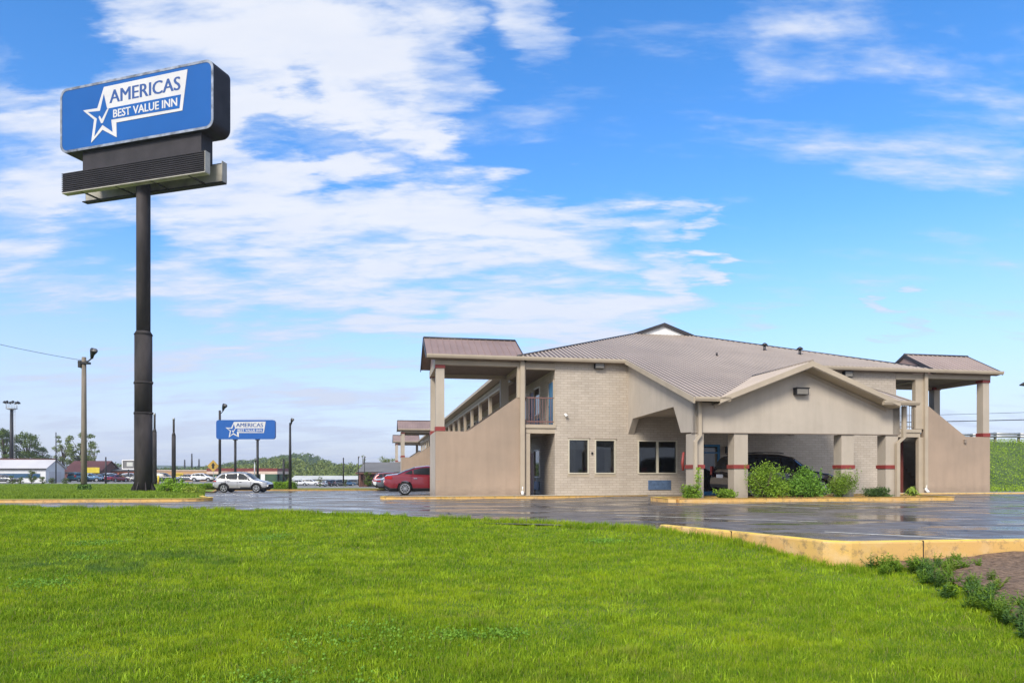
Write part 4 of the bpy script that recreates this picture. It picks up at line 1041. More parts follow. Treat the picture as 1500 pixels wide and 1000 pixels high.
M['redcar2'] = carpaint('dull_red_paint', (.22,.03,.03)); M['whitecar'] = carpaint('white_car_paint', (.62,.62,.62), .0); M['bluecar'] = carpaint('blue_car_paint', (.04,.11,.20)); M['greycar'] = carpaint('grey_car_paint', (.12,.125,.13)); M['tealcar'] = carpaint('teal_van_paint', (.015,.12,.14))
def ground_car(x, y): return (x, y, zlot(x, y)+.005)
sx = pos(357, 60); make_car('parked_car', 'silver compact SUV with black lower cladding parked below the smaller blue sign', 'car', ground_car(sx, 60), radians(1), SUV, 'silver')
x, y = W(.17, 5.3); make_car('parked_car', 'red sedan parked nose in, half hidden by the left stair wall', 'car', ground_car(x, y), A, SEDAN, 'redcar')
x, y = W(13.9, -4.6); make_car('parked_car', 'large black SUV standing under the portico behind the shrubs', 'car', (x, y, zlot(x, y)), A+radians(2), BIG, 'black')
for k, (v, S_, mt, lb, du) in enumerate(((36.5, SEDAN, 'greycar', 'dark grey sedan on the left side of the motel, just behind the red sedan', -.45), (40.5, SEDAN, 'whitecar', 'white sedan on the left side of the motel, beyond the dark grey sedan', -.75), (44.5, SUV, 'redcar2', 'dull red SUV farthest along the left side of the motel', -1.0))):
    x, y = W(du, v); make_car('parked_car', lb, 'car', ground_car(x, y), A+radians(2), S_, mt, 'cars parked along the left side of the motel')
# distant cars
def far_car(px, Y, S_, mt, lb, rz=0, z=None):
    x = pos(px, Y); return make_car('distant_car', lb, 'car', (x, Y, z if z is not None else zground(x, Y)+.01), rz, S_, mt, 'cars on the far lots', parts=False, ns=36)
far_car(476, 182, SEDAN, 'whitecar', 'white car in front of the greenhouse, right of the round bush', radians(80))
far_car(485, 184, SUV, 'black', 'dark car beside the white car in front of the greenhouse', radians(75))
far_car(439, 190, SUV, 'whitecar', 'white SUV farthest left before the greenhouse', radians(10))
far_car(455, 192, BIG, 'whitecar', 'white van in front of the greenhouse left of the round bush', radians(5))
far_car(496, 186, SUV, 'greycar', 'grey car behind the dark post before the greenhouse', radians(60))
far_car(508, 190, SEDAN, 'bluecar', 'blue grey car right of the dark post before the greenhouse', radians(30))
far_car(519, 194, SUV, 'greycar', 'grey car nearest the brick restaurant', radians(20))
far_car(239, 128, BIG, 'black', 'dark vehicle between the two stepped poles', radians(5))
far_car(277, 145, SEDAN, 'greycar', 'grey car under the yellow sign of the storefront', radians(4))
far_car(297, 142, SUV, 'whitecar', 'white car near the right end of the tan storefront', radians(3))
far_car(116, 138, BIG, 'tealcar', 'teal van left of the yellow storefront sign', radians(88))
far_car(133, 140, SUV, 'bluecar', 'blue car just right of the wooden pole', radians(10))
far_car(146, 142, SEDAN, 'bluecar', 'blue sedan left of the short dark pole', radians(5))
far_car(163, 144, SUV, 'whitecar', 'white car right of the short dark pole', radians(70))
far_car(171, 136, SEDAN, 'redcar', 'small red car left of the tall pylon', radians(80))
far_car(183, 140, SEDAN, 'greycar', 'grey car between the red car and the tall pylon', radians(3))
far_car(194, 142, SUV, 'whitecar', 'pale SUV hard against the left side of the tall pylon', radians(5))
far_car(4, 125, SEDAN, 'greycar', 'dark car at the far left edge before the white shed', radians(5))

# ------------------------------------------------------------------ background buildings
def boxes(name, items, parent):
    g = MB()
    for it in items: g.box(*it)
    return g
def bmat(name, c, **k): M[name] = paint(name, c, **k)
bmat('shed_white', (.60,.60,.60), rough=.7, var=.08, scale=.3); bmat('shed_roof', (.52,.50,.50), rough=.6, var=.12, scale=.2); bmat('maroon_roof', (.10,.035,.03), rough=.7, var=.2, scale=.3)
bmat('brown_wall', (.13,.06,.045), rough=.8, var=.2); bmat('tan_wall', (.46,.28,.14), rough=.8, var=.2, scale=.15); bmat('orange_wall', (.42,.13,.06), rough=.8, var=.2, scale=.3)
bmat('yellow_panel', (.60,.46,.03), rough=.5, var=.1); bmat('grey_roof', (.16,.155,.15), rough=.8, var=.15, scale=.3); bmat('pale_panel', (.50,.50,.45), rough=.5, var=.15, scale=.3)
bmat('canopy_red', (.16,.03,.025), rough=.5, var=.15); bmat('canopy_pale', (.55,.42,.33), rough=.5, var=.1); bmat('green_wall', (.045,.085,.05), rough=.8, var=.3, scale=.3)
def gable_house(name, label, px0, px1, Y, depth, yeave, yridge, wall, roof, axis='x', over=.3, zb_=-.9, extra=None):
    x0_, x1_ = pos(px0, Y), pos(px1, Y); ze, zr = hgt(yeave, Y), hgt(yridge, Y)
    t = thing(name, label, 'building', ((x0_+x1_)/2, Y, zb_)); w_ = (x1_-x0_)/2; ze -= zb_; zr -= zb_
    g = MB(); g.box(-w_, w_, 0, depth, 0, ze)
    if axis == 'x':
        for xx in (-w_, w_-.15): g.prism([(xx,0,ze),(xx,depth,ze),(xx,depth/2,zr-.1)], (.15,0,0))
    else:
        for yy in (0, depth-.15): g.prism([(-w_,yy,ze),(w_,yy,ze),(0,yy,zr-.1)], (0,.15,0))
    part('wall', g, wall, t)
    g = MB()
    if axis == 'x':
        for sg in (0, 1):
            ye = -over if sg == 0 else depth+over; g.prism([(-w_-over,ye,ze-.1),(w_+over,ye,ze-.1),(w_+over,depth/2,zr),(-w_-over,depth/2,zr)], (0,0,.12))
    else:
        for sg in (-1, 1): g.prism([(sg*(w_+over),-over,ze-.1),(0,-over,zr),(0,depth+over,zr),(sg*(w_+over),depth+over,ze-.1)], (0,0,.12))
    part('roof', g, roof, t)
    g = MB()
    if axis == 'x': g.box(-w_-over, w_+over, -over-.06, -over, ze-.18, ze+.05)
    else: g.box(-w_-over, w_+over, -over-.06, -over, ze-.2, ze-.1)
    part('fascia', g, 'roof_trim', t)
    return t, w_, ze, zr
t, w_, ze, zr = gable_house('metal_shed', 'long white metal shed with a low gable at the far left', -30, 67, 130, 5.5, 686, 673, 'shed_white', 'shed_roof')
g = MB(); g.box(w_+.0, w_+.06, 1.0, 4.4, 0, ze*.8); part('roller_door', g, 'shed_roof', t)
g = MB(); g.box(-w_, w_-1, -.05, 0, 1.0, 1.8); part('window', g, 'bluecar', t)
g = MB(); g.tube([(-w_-.3,2.75,zr+.14),(w_+.3,2.75,zr+.14)], .16, 8); part('ridge_cap', g, 'maroon_roof', t)
t, w_, ze, zr = gable_house('brown_house', 'brown building with a dark red roof behind the wooden pole', 93, 146, 165, 9, 691, 675, 'brown_wall', 'maroon_roof')
g = MB()
for k in range(3): g.box(-w_+1+k*2.4, -w_+2+k*2.4, -.06, 0, 1.0, 2.2)
part('window', g, 'glass', t)
g = MB(); g.box(.2+w_*.25, w_*1.05, -.5, -.35, 1.9, 3.2); part('shop_sign', g, 'yellow_panel', t)
t, w_, ze, zr = gable_house('orange_shop', 'low orange shop front left of the tall pylon', 160, 206, 170, 10, 689, 684, 'orange_wall', 'grey_roof')
g = MB()
for k in range(4): g.box(-w_+.6+k*1.8, -w_+1.9+k*1.8, -.06, 0, .4, 1.9)
part('window', g, 'glass', t)
# billboard with white border
Y = 140; xa, xb = pos(179.5, Y), pos(214, Y); t = thing('billboard', 'white framed billboard partly hidden by the tall pylon', 'billboard', ((xa+xb)/2, Y, -.7)); w_ = (xb-xa)/2; za, zc = hgt(687, Y)+.7, hgt(673, Y)+.7
g = MB(); g.box(-w_, w_, 0, .2, za, zc); part('panel', g, 'grey_roof', t); g = MB()
for q in ((-w_-.08,-w_+.08,za,zc),(w_-.08,w_+.08,za,zc),(-w_+.08,w_-.08,za,za+.16),(-w_+.08,w_-.08,zc-.16,zc)): g.box(q[0], q[1], -.1, 0, q[2], q[3])
part('frame', g, 'white', t); g = MB(); g.box(0,1.2,-.03,0,za+.5,zc-.4); part('picture_patch', g, 'yellow_panel', t); g = MB(); g.box(-1.5,-.3,-.03,0,za+.6,zc-.5); part('picture_patch', g, 'pale_panel', t)
g = MB(); g.tube([(-1.2,.1,0),(-1.2,.1,za)], .12, 8); g.tube([(1.2,.1,0),(1.2,.1,za)], .12, 8); part('post', g, 'dark', t)
# tan strip of shops
Y = 150; xa, xb = pos(221, Y), pos(304, Y); t = thing('shop_row', 'long low tan shop row with a yellow sign behind the stepped poles', 'building', ((xa+xb)/2, Y, -.9)); w_ = (xb-xa)/2; H = hgt(688, Y)+.9
g = MB(); g.box(-w_, w_, 0, 9, 0, H); part('wall', g, 'tan_wall', t)
g = MB(); g.box(-w_-.1, w_+.1, -.12, 0, H-.22, H); g.box(-w_, w_, -.08, 0, H*.62, H*.66); part('cornice', g, 'canopy_pale', t)
for xx in (-4.2, -.6, 3.2):
    g = MB(); g.box(xx, xx+1.2, -.05, 0, 0, 1.5); part('shop_window', g, 'glass', t)
g = MB(); g.box(-1.0, .9, -.16, -.05, .75, 1.85); part('shop_sign', g, 'yellow_panel', t)
g = MB(); g.box(-.8, .7, -.17, -.161, 1.45, 1.62); part('sign_text', g, 'dark', t)
g = MB(); g.box(3.0, 4.0, -.16, -.05, 1.1, 1.75); part('shop_sign', g, 'white', t)
for px in (232, 252.5):
    x = pos(px, 104); g = MB(); g.tube([(0,0,0),(0,0,1.15)], .13, 10); g.tube([(0,0,1.15),(0,0,1.25)], [.13,.04], 10); o = g.build('bollard', 'yellow_panel', loc=(x,104,-.6)); tag(o, 'yellow bollard left of the near stepped poles' if px < 240 else 'yellow bollard at the foot of the right stepped pole', 'bollard')
# fuel canopy
Y = 135; xa, xb = pos(303, Y), pos(406.5, Y); t = thing('fuel_canopy', 'flat dark red and pale striped canopy behind the silver car', 'canopy', ((xa+xb)/2, Y, -.8)); w_ = (xb-xa)/2; zt = hgt(685.5, Y)+.8; zm = hgt(690, Y)+.8; z0_ = hgt(694, Y)+.8
g = MB(); g.box(-w_, w_, -.1, 8, zm, zt); part('fascia', g, 'canopy_red', t); g = MB(); g.box(-w_, w_, -.12, 8, z0_, zm-.003); part('stripe', g, 'canopy_pale', t)
for xx in (-w_+.8, -w_*.3, w_*.3, w_-.8): g = MB(); g.box(xx-.15, xx+.15, 3, 3.3, 0, z0_); part('post', g, 'dark', t)
t = thing('green_store', 'low dark green store under the fuel canopy', 'building', (pos(360,150), 150, -.9)); g = MB(); g.box(-7,6.6,0,6,0,2.2); part('wall', g, 'green_wall', t); g = MB(); g.box(3.2,4.1,-.06,0,.3,1.8); part('window', g, 'white', t); g = MB(); g.box(-6.5,-1,-.06,0,.3,1.2); part('window', g, 'canopy_pale', t)
# greenhouse
t, w_, ze, zr = gable_house('greenhouse', 'very long pale greenhouse below the wooded hill', 426, 524, 215, 8, 702, 697, 'pale_panel', 'pale_panel', over=.1, zb_=-2.6)
# restaurant
t, w_, ze, zr = gable_house('brick_restaurant', 'dark brick restaurant with a grey hipped roof left of the motel', 526, 600, 112, 12, 691, 677, 'brown_wall', 'grey_roof', zb_=-1.9)
for xx in (-w_+.2, -w_+1.0, -w_+3.0): g = MB(); g.box(xx, xx+.3, -1.2, -.9, 0, ze-.1); part('post', g, 'brown_wall', t)
g = MB(); g.box(-w_-.3, w_, -1.4, -.3, ze-.3, ze-.1); part('porch_beam', g, 'brown_wall', t)
g = MB(); g.box(-w_+1.4, -w_+2.8, -.06, 0, .6, 1.9); part('window', g, 'glass', t)
for px in (525, 534): lamp_pole(px, 100, 671, .05, .05, 'small lantern post at the left corner of the brick restaurant' if px < 530 else 'small lantern post before the restaurant roof', 'dark', name='lantern_post', cat='lamp post', head=(.0,.0,.35))
t, w_, ze, zr = gable_house('gabled_house', 'grey gabled building seen between the farther stair towers', 588, 640, 190, 12, 678, 660, 'pale_panel', 'grey_roof', axis='y', zb_=-2.6)
g = MB(); g.box(-.8,.8,-.06,0,1.2,2.4); part('window', g, 'glass', t)

# ------------------------------------------------------------------ trees and hills
M['leaf'] = leafmat('tree_leaves', (.05,.08,.014), (.13,.18,.035), .35); M['leaf_pale'] = leafmat('pale_leaves', (.09,.12,.03), (.20,.24,.06), .35)
M['shrub'] = leafmat('shrub_leaves', (.065,.135,.012), (.22,.34,.03), 2.6); M['juniper'] = leafmat('juniper_needles', (.025,.055,.02), (.08,.14,.03), 3); M['shrub_y'] = leafmat('yellow_shrub_leaves', (.14,.22,.02), (.34,.42,.06), 2.5)
M['shrub_b'] = leafmat('deep_green_leaves', (.045,.12,.015), (.16,.30,.035), 2.6); M['shrub_c'] = leafmat('olive_leaves', (.06,.12,.012), (.20,.30,.03), 2.6); M['weed'] = leafmat('weed_leaves', (.10,.20,.02), (.27,.42,.03), 3); M['weed_d'] = leafmat('dark_weed_leaves', (.055,.13,.03), (.16,.27,.05), 3)
def tree(label, px, Y, ybase, ytop, wpx, n=5000, mat='leaf', cat='tree', group='trees behind the far lots', trunk=.18, sparse=1.0, name='tree', zb_=None):
    x = pos(px, Y); zb_ = zground(x, Y)-.05 if zb_ is None else zb_; Ht = hgt(ytop, Y)-zb_; Wt = wpx/F*Y
    t = thing(name, label, cat, (x, Y, zb_), random.random()*.2, group)
    g = MB(); r0 = max(.08, Ht*.022); top = Ht*.72
    g.tube([(0,0,0),(.03*Ht*.3,0,Ht*.3),(0,0,top)], [r0,r0*.7,r0*.25], 8)
    part('trunk', g, 'bark', t); g = MB(); lob = []
    nl = 26
    for k in range(nl):
        a = 2*pi*k/nl*2.4+random.random(); q = random.random(); zz = Ht*(trunk+.12+(.82-trunk)*q); rr = Wt*.5*(.75*sqrt(random.random()))*(1-.55*abs(q-.35))
        c = (rr*cos(a), rr*sin(a), zz); s_ = Wt*random.uniform(.09,.165)*sparse
        lob.append((c[0], c[1], c[2], s_, s_, s_*random.uniform(.6,1.0)))
        g.tube([(0,0,max(Ht*.15, zz*.55)), (c[0]*.5, c[1]*.5, zz*.8), c], [r0*.4, r0*.25, r0*.08], 5)
    part('limb', g, 'bark', t)
    P = lobe_points(lob, n, .35); V = leafquads(P, Wt*.035+.06, 1.5); quads('crown', V, mat, t, rng.random(n))
    return t
tree('bushy tree at the far left edge behind the white shed', 6, 175, 0, 624, 46, 4500, sparse=.95)
tree('dense rounded tree right of the lamp mast', 40, 178, 0, 633, 52, 4500)
tree('low broad tree between the lamp mast and the thin pole', 62, 182, 0, 652, 34, 2600)
tree('airy tree with open crown left of the wooden pole', 92, 190, 0, 634, 40, 2600, 'leaf_pale', sparse=.75)
tree('tall airy tree directly behind the wooden pole', 118, 190, 0, 632, 52, 3600, 'leaf_pale', sparse=.8)
tree('slim pale tree right of the wooden pole', 138, 186, 0, 648, 24, 1500, 'leaf_pale', sparse=.8)
tree('round dark bush in front of the white shed', 46, 118, 0, 687, 17, 1500, trunk=0, name='bush', cat='bush', group='bushes by the far shed')
for i_, (px, yt, wp) in enumerate(((18,696,14),(30,698,12),(62,697,14),(76,699,12),(96,700,14))):
    tree(['low bush at the left end of the white shed','low bush left of the round dark bush','low bush right of the round dark bush','low bush below the gable end of the white shed','low bush between the white shed and the brown building'][i_], px, 116, 0, yt, wp, 700, trunk=0, name='bush', cat='bush', group='bushes by the far shed')
tree('round clipped bush left of the white car by the greenhouse', 469, 178, 0, 697, 9, 1200, trunk=0, name='bush', cat='bush', group='bushes by the greenhouse')
tree('small bush by the greenhouse under the dark post', 506, 178, 0, 702, 9, 800, trunk=0, name='bush', cat='bush', group='bushes by the greenhouse')
tree('rounded green bush under the restaurant porch', 539, 98, 0, 690, 18, 2200, trunk=0, name='bush', cat='bush', group='bushes by the restaurant')
tree('leafy tree behind the restaurant roof', 568, 150, 0, 669, 36, 2500, 'leaf_pale', group='trees behind the restaurant'); tree('thin young tree left of the restaurant roof', 532, 140, 0, 664, 12, 700, 'leaf_pale', group='trees behind the restaurant')
tree('dense tree left of the thin black lamp pole', 420, 145, 0, 674, 22, 2000, 'leaf', group='trees behind the restaurant')
tree('dark low tree behind the billboard', 192, 260, 0, 676, 60, 2500, 'leaf')
tree('broad tree at the right end of the shop row', 318, 175, 0, 693, 22, 1200, 'leaf_pale')
# wooded hills: real terrain carrying a wood
def hillh(x, Y):
    px = 750+F*x/Y
    return px
M['hill'] = meadow('wooded_hill', (.035,.065,.015), (.085,.12,.025), .03)
def hill(name, Y0, Y1, prof, mat, seed):
    """prof: (px, y of skyline) ; a ridge running across at Y1 rising from Y0"""
    xs_ = lin(prof[0][0], prof[-1][0], 90); mb = MB(); nr = 12; vs = []
    for px in xs_:
        top = hgt(interp(prof, px), Y1)
        for j in range(nr):
            q = j/(nr-1); Y = Y0+(Y1-Y0)*q; x = pos(px, Y1)*(1)
            z = -3+(top+3)*smooth(q)+ (Y1*.0012)*vnoise(x*.02, Y*.02, 1, seed)*(q)
            vs.append((x, Y, z))
    mb.add(vs, [(i*nr+j, (i+1)*nr+j, (i+1)*nr+j+1, i*nr+j+1) for i in range(len(xs_)-1) for j in range(nr-1)], 0, True)
    o = mb.build(name, mat); tag(o, kind='structure'); return vs
far = hill('hills', 1300, 1700, [(-400,690),(60,690),(160,681),(230,681),(300,683),(330,681),(345,686),(380,688),(500,690),(560,688),(700,690),(1000,690),(1500,688),(2200,690)], 'hill', 1)
near = hill('hills', 420, 640, [(-350,691),(120,691),(170,688),(300,690),(340,690),(370,684),(392,677),(420,674),(438,669),(452,668),(466,671),(480,678),(500,683),(530,686),(620,684),(700,688),(900,690)], 'hill', 2)
near2 = hill('hills', 230, 300, [(-350,693),(150,692),(350,693),(390,687),(410,680),(430,679),(455,683),(470,681),(490,687),(530,689),(600,690),(800,693)], 'hill', 3)
def wood(name, label, Ylo, Yhi, profs, n, size, mat, hmul=1.0):
    P = []
    while len(P) < n:
        px = random.uniform(profs[0][0], profs[-1][0]); Y = random.uniform(Ylo, Yhi); q = (Y-Ylo)/(Yhi-Ylo); zt = hgt(interp(profs, px), Yhi)
        z = -3+(zt+3)*smooth(q); P.append((pos(px, Yhi), Y, z))
    out = []
    for c in P:
        s_ = size*random.uniform(.6,1.25)*hmul; k = 34
        d = rng.normal(size=(k,3)); d /= np.linalg.norm(d, axis=1)[:,None]; out.append(np.array(c)+np.array([0,0,s_*.55])+d*np.array([s_*.6, s_*.6, s_*.62])*rng.uniform(.6,1.05,k)[:,None])
    P2 = np.concatenate(out); V = leafquads(P2, size*.32, 1.3); o = quads(name, V, mat, None, np.repeat(rng.random(len(P)), 34)); tag(o, label, 'woodland', kind='stuff'); return o
wood('woodland', 'mass of green trees covering the hill left of the motel', 420, 640, [(330,690),(370,685),(392,678),(420,675),(438,671),(452,670),(466,673),(480,680),(500,685),(530,688),(640,686)], 1500, 4.2, 'leaf', .8)
wood('woodland', 'nearer belt of lighter trees below the hill', 225, 300, [(330,695),(390,688),(410,682),(430,681),(455,685),(470,683),(490,688),(530,690),(640,692)], 900, 2.6, 'leaf_pale')
wood('woodland', 'far dark line of trees left of the shops', 300, 420, [(-200,691),(140,690),(165,684),(215,684),(235,690),(330,691)], 700, 3.2, 'leaf', .8)

# highway bank on the right with guardrail
def bank_z(x, y):
    u, v = UV(x, y)
    return -.05+3.35*smooth((y-40)/11)+.12*vnoise(x, y, .6, 2)*smooth((y-39)/3)
mb = MB(); XS = lin(24.5, 75, 90); YS = lin(37.2, 75, 60)
def ysh(x, y): return y+ (x-24)*.17
vs = [(x, ysh(x, y), bank_z(x, y)+.02) for x in XS for y in YS]
n_ = len(YS); mb.add(vs, [(i*n_+j, (i+1)*n_+j, (i+1)*n_+j+1, i*n_+j+1) for i in range(len(XS)-1) for j in range(n_-1)], 0, True)
M['bank'] = meadow('bank_grass', (.045,.085,.015), (.11,.16,.03), .9); tag(mb.build('grass_bank', 'bank'), kind='structure')
P = []
for _ in range(42000):
    x = random.uniform(26.5, 62); y = random.uniform(37.8, 53); P.append((x, ysh(x, y), bank_z(x, y)+.02+random.random()*.28*(.5+.5*vnoise(x, y, 1.5, 8)+.4)))
M['bankleaf'] = leafmat('bank_leaves', (.13,.23,.02), (.30,.42,.03), .5)
V = leafquads(np.array(P), .11, 2.6, up=1.0); tag(quads('bank_weeds', V, 'bankleaf', None, rng.random(len(P))), 'rough leafy weeds covering the highway bank', 'weeds', kind='stuff')
gr_ = thing('guardrail', 'grey steel guardrail along the top of the grass bank', 'guardrail', (0,0,0))
def gp(x): y = 50.3; return Vector((x, ysh(x, y), bank_z(x, y)+.02))
g = MB(); XSg = lin(26, 68, 22)
for a, b_ in zip(XSg, XSg[1:]):
    pa, pb = gp(a), gp(b_)
    for dz in (.42, .62): g.tube([pa+Vector((0,-.05,dz)), pb+Vector((0,-.05,dz))], .085, 6)
part('rail', g, 'galv', gr_)
for x in XSg: g = MB(); p = gp(x); g.box(p.x-.07, p.x+.07, p.y, p.y+.12, p.z-.2, p.z+.72); part('post', g, 'wood', gr_)

# ------------------------------------------------------------------ shrubs by the portico and weeds
def shrub(label, u, v, w_, h_, n, mat='shrub', name='shrub', size=.07, cat='shrub', zb_=.1, group='shrubs in the portico bed', spiky=False, xy=None):
    x, y = xy or W(u, v); t = thing(name, label, cat, (x, y, zb_), 0, group); lob = []
    k = 12 if w_ > .8 else 7
    for i in range(k):
        a = random.uniform(0, 2*pi); r = w_*.30*sqrt(random.random()); zz = h_*(.28+.5*random.random())*(1-.3*r/(w_*.3)); s_ = w_*random.uniform(.16,.26)
        lob.append((r*cos(a)*1.1, r*sin(a)*.8, zz, s_, s_*.9, min(s_*1.15, max(.06, zz*.95))))
    P = lobe_points(lob, n, .4); P = P[P[:,2] > .0]
    # upright shoots poking out of the outline
    for i in range(16 if w_ > .8 else 6):
        a = random.uniform(0, 2*pi); r = w_*.42*sqrt(random.random()); m = 26; b0 = np.array([r*cos(a), r*sin(a)*.8, h_*.55]); tip = b0+np.array([random.uniform(-.1,.1)*w_, random.uniform(-.1,.1)*w_, h_*random.uniform(.35,.52)])
        q = rng.random(m)[:,None]; P = np.concatenate([P, b0*(1-q)+tip*q+rng.normal(size=(m,3))*.025])
    V = leafquads(P, size, 1.9 if not spiky else 3.5, up=.5); quads('foliage', V, mat, t, rng.random(len(P)))
    g = MB()
    for i in range(7):
        a = random.uniform(0, 2*pi); e = (w_*.3*cos(a), w_*.25*sin(a), h_*random.uniform(.5,.8)); g.tube([(0,0,-.05),(e[0]*.4,e[1]*.4,e[2]*.5),e], [.02,.014,.005], 5)
    part('stem', g, 'bark', t); return t
vb_ = VF-.35
shrub('low yellow green shrub at the foot of the corner column', 8.75, vb_, .85, .5, 1900, 'shrub')
t = thing('weed_plant', 'tall thin weed growing up against the corner column', 'plant', (*W(9.0, VF-.45), .1), 0); P = np.array([(random.gauss(0,.06), random.gauss(0,.06), random.random()*1.15) for _ in range(260)]); quads('foliage', leafquads(P, .09, 2.2, up=.3), 'weed', t, rng.random(260)); g = MB(); g.tube([(0,0,-.05),(.02,0,1.1)], [.012,.005], 5); part('stem', g, 'weed', t)
shrub('low spreading shrub between the first two portico columns', 10.1, vb_, 1.05, .33, 1500, 'shrub')
shrub('largest bright green shrub right of the second portico column', 11.7, vb_-.05, 1.85, 1.28, 8000, 'shrub')
shrub('tall bushy green shrub in front of the black SUV', 13.35, vb_, 1.8, 1.12, 7000, 'shrub_b', size=.08)
shrub('rounded dense shrub before the third portico column', 14.9, vb_, 1.5, 1.12, 6200, 'shrub_c', size=.05)
shrub('dark spreading juniper before the fourth portico column', 16.4, vb_, 1.3, .36, 2000, 'juniper', size=.09, spiky=True)
# hosta-like plant with broad arching leaves
x, y = W(18.0, vb_); t = thing('broadleaf_plant', 'bright hosta like plant with arching leaves at the right end of the bed', 'plant', (x, y, .1), 0); mb = MB()
for i in range(70):
    a = random.uniform(0, 2*pi); r = random.uniform(.12,.5); h_ = .42-.35*(r/.5)**2+random.uniform(-.04,.05); w_ = .05; c = Vector((cos(a), sin(a), 0)); s_ = Vector((-sin(a), cos(a), 0))*w_
    b0 = c*.03+Vector((0,0,.05)); m1 = c*r*.55+Vector((0,0,h_)); e = c*r*1.0+Vector((0,0,max(.03,h_*.55)))
    mb.add([b0, m1-s_, m1+s_, e], [(0,1,2),(1,3,2)])
mb.build('foliage', 'shrub_y', t)
# weeds on the pylon verge
for px, Y, w_, h_, mt, lb in ((253,37,1.4,.75,'weed','large clump of weeds right of the pylon base'),(268,36,1.1,.55,'weed','reddish low clump at the right end of the pylon verge'),(279,34,.8,.4,'shrub_y','small yellow green clump at the right tip of the pylon verge'),(241,36.5,.8,.4,'weed','small clump of weeds touching the pylon base')):
    x = pos(px, Y); shrub(lb, 0, 0, w_, h_, 1500, mt, name='weed_clump', cat='weeds', zb_=zlot(x, Y)+.08, group='weed clumps by the pylon', xy=(x, Y), size=.09)
x = pos(123, 46.8); shrub('dark grass tuft round the foot of the wooden pole', 0, 0, 1.0, .5, 1200, 'weed_d', name='grass_tuft', cat='grass tuft', zb_=zlot(x, 46.8)+.08, group=None, xy=(x, 46.8), size=.12)
for i_, px in enumerate((402, 411, 420, 428)):
    x = pos(px, 69); shrub(['leafy clump at the front of the silver car','second leafy clump right of the silver car','leafy clump left of the thin black lamp pole','leafy clump at the foot of the thin black lamp pole'][i_], 0, 0, 1.2, .7, 1000, 'shrub' if i_ % 2 else 'weed', name='weed_clump', cat='weeds', zb_=zlot(x, 69)+.08, group='weed clumps on the back verge', xy=(x, 69), size=.12)
for i_, (px, yy) in enumerate(((300,69),(312,70))):
    x = pos(px, yy); shrub(['low clump left of the silver car','low clump just behind the tail of the silver car'][i_], 0, 0, 1.3, .55, 900, 'weed', name='weed_clump', cat='weeds', zb_=zlot(x, yy)+.08, group='weed clumps on the back verge', xy=(x, yy), size=.12)

# ------------------------------------------------------------------ lawn grass, foreground weeds
def blades(name, label, n, region, hfun, wfun, mat, zf, lean=.35, spread=None):
    X = []; 
    P = np.array(region(n)); n = len(P); h_ = np.array([hfun(p[0], p[1]) for p in P]); w_ = np.array([wfun(p[0], p[1]) for p in P])
    z = np.array([zf(p[0], p[1]) for p in P]); a = rng.uniform(0, 2*pi, n); l = np.abs(rng.normal(size=n))*lean
    b = np.stack([P[:,0], P[:,1], z-.01], 1); dirn = np.stack([np.cos(a), np.sin(a), np.zeros(n)], 1)
    sa_ = rng.uniform(0, 2*pi, n); s_ = np.stack([np.cos(sa_), np.sin(sa_), np.zeros(n)], 1)*w_[:,None]*.5
    m = b+dirn*(h_*l*.35)[:,None]; m[:,2] += h_*.62; e = b+dirn*(h_*l*1.0)[:,None]; e[:,2] += h_*np.clip(1-.35*l*l, .45, 1)
    V = np.stack([b-s_, b+s_, m+s_*.75, m-s_*.75], 1); V2 = np.stack([m-s_*.75, m+s_*.75, e+s_*.08, e-s_*.08], 1)
    o = quads(name, np.concatenate([V, V2]), mat, None, np.tile(rng.random(n), 2)); tag(o, label, 'grass', kind='stuff'); return o
def lawn_region(n):
    out = []; 
    while len(out) < n:
        k = n-len(out); r = np.random.default_rng(len(out)+5); 
        Y = 4.3+(r.random(k*2)**1.55)*20; px = r.uniform(-30, 1530, k*2); x = (px-750)/F*Y
        for xx, yy in zip(x, Y):
            if yy < yedge(xx)-(.17 if xx > 1.9 else -.12) and not xx > soil_left(yy)+.06*math.sin(yy*9): out.append((xx, yy))
            if len(out) >= n: break
    return out
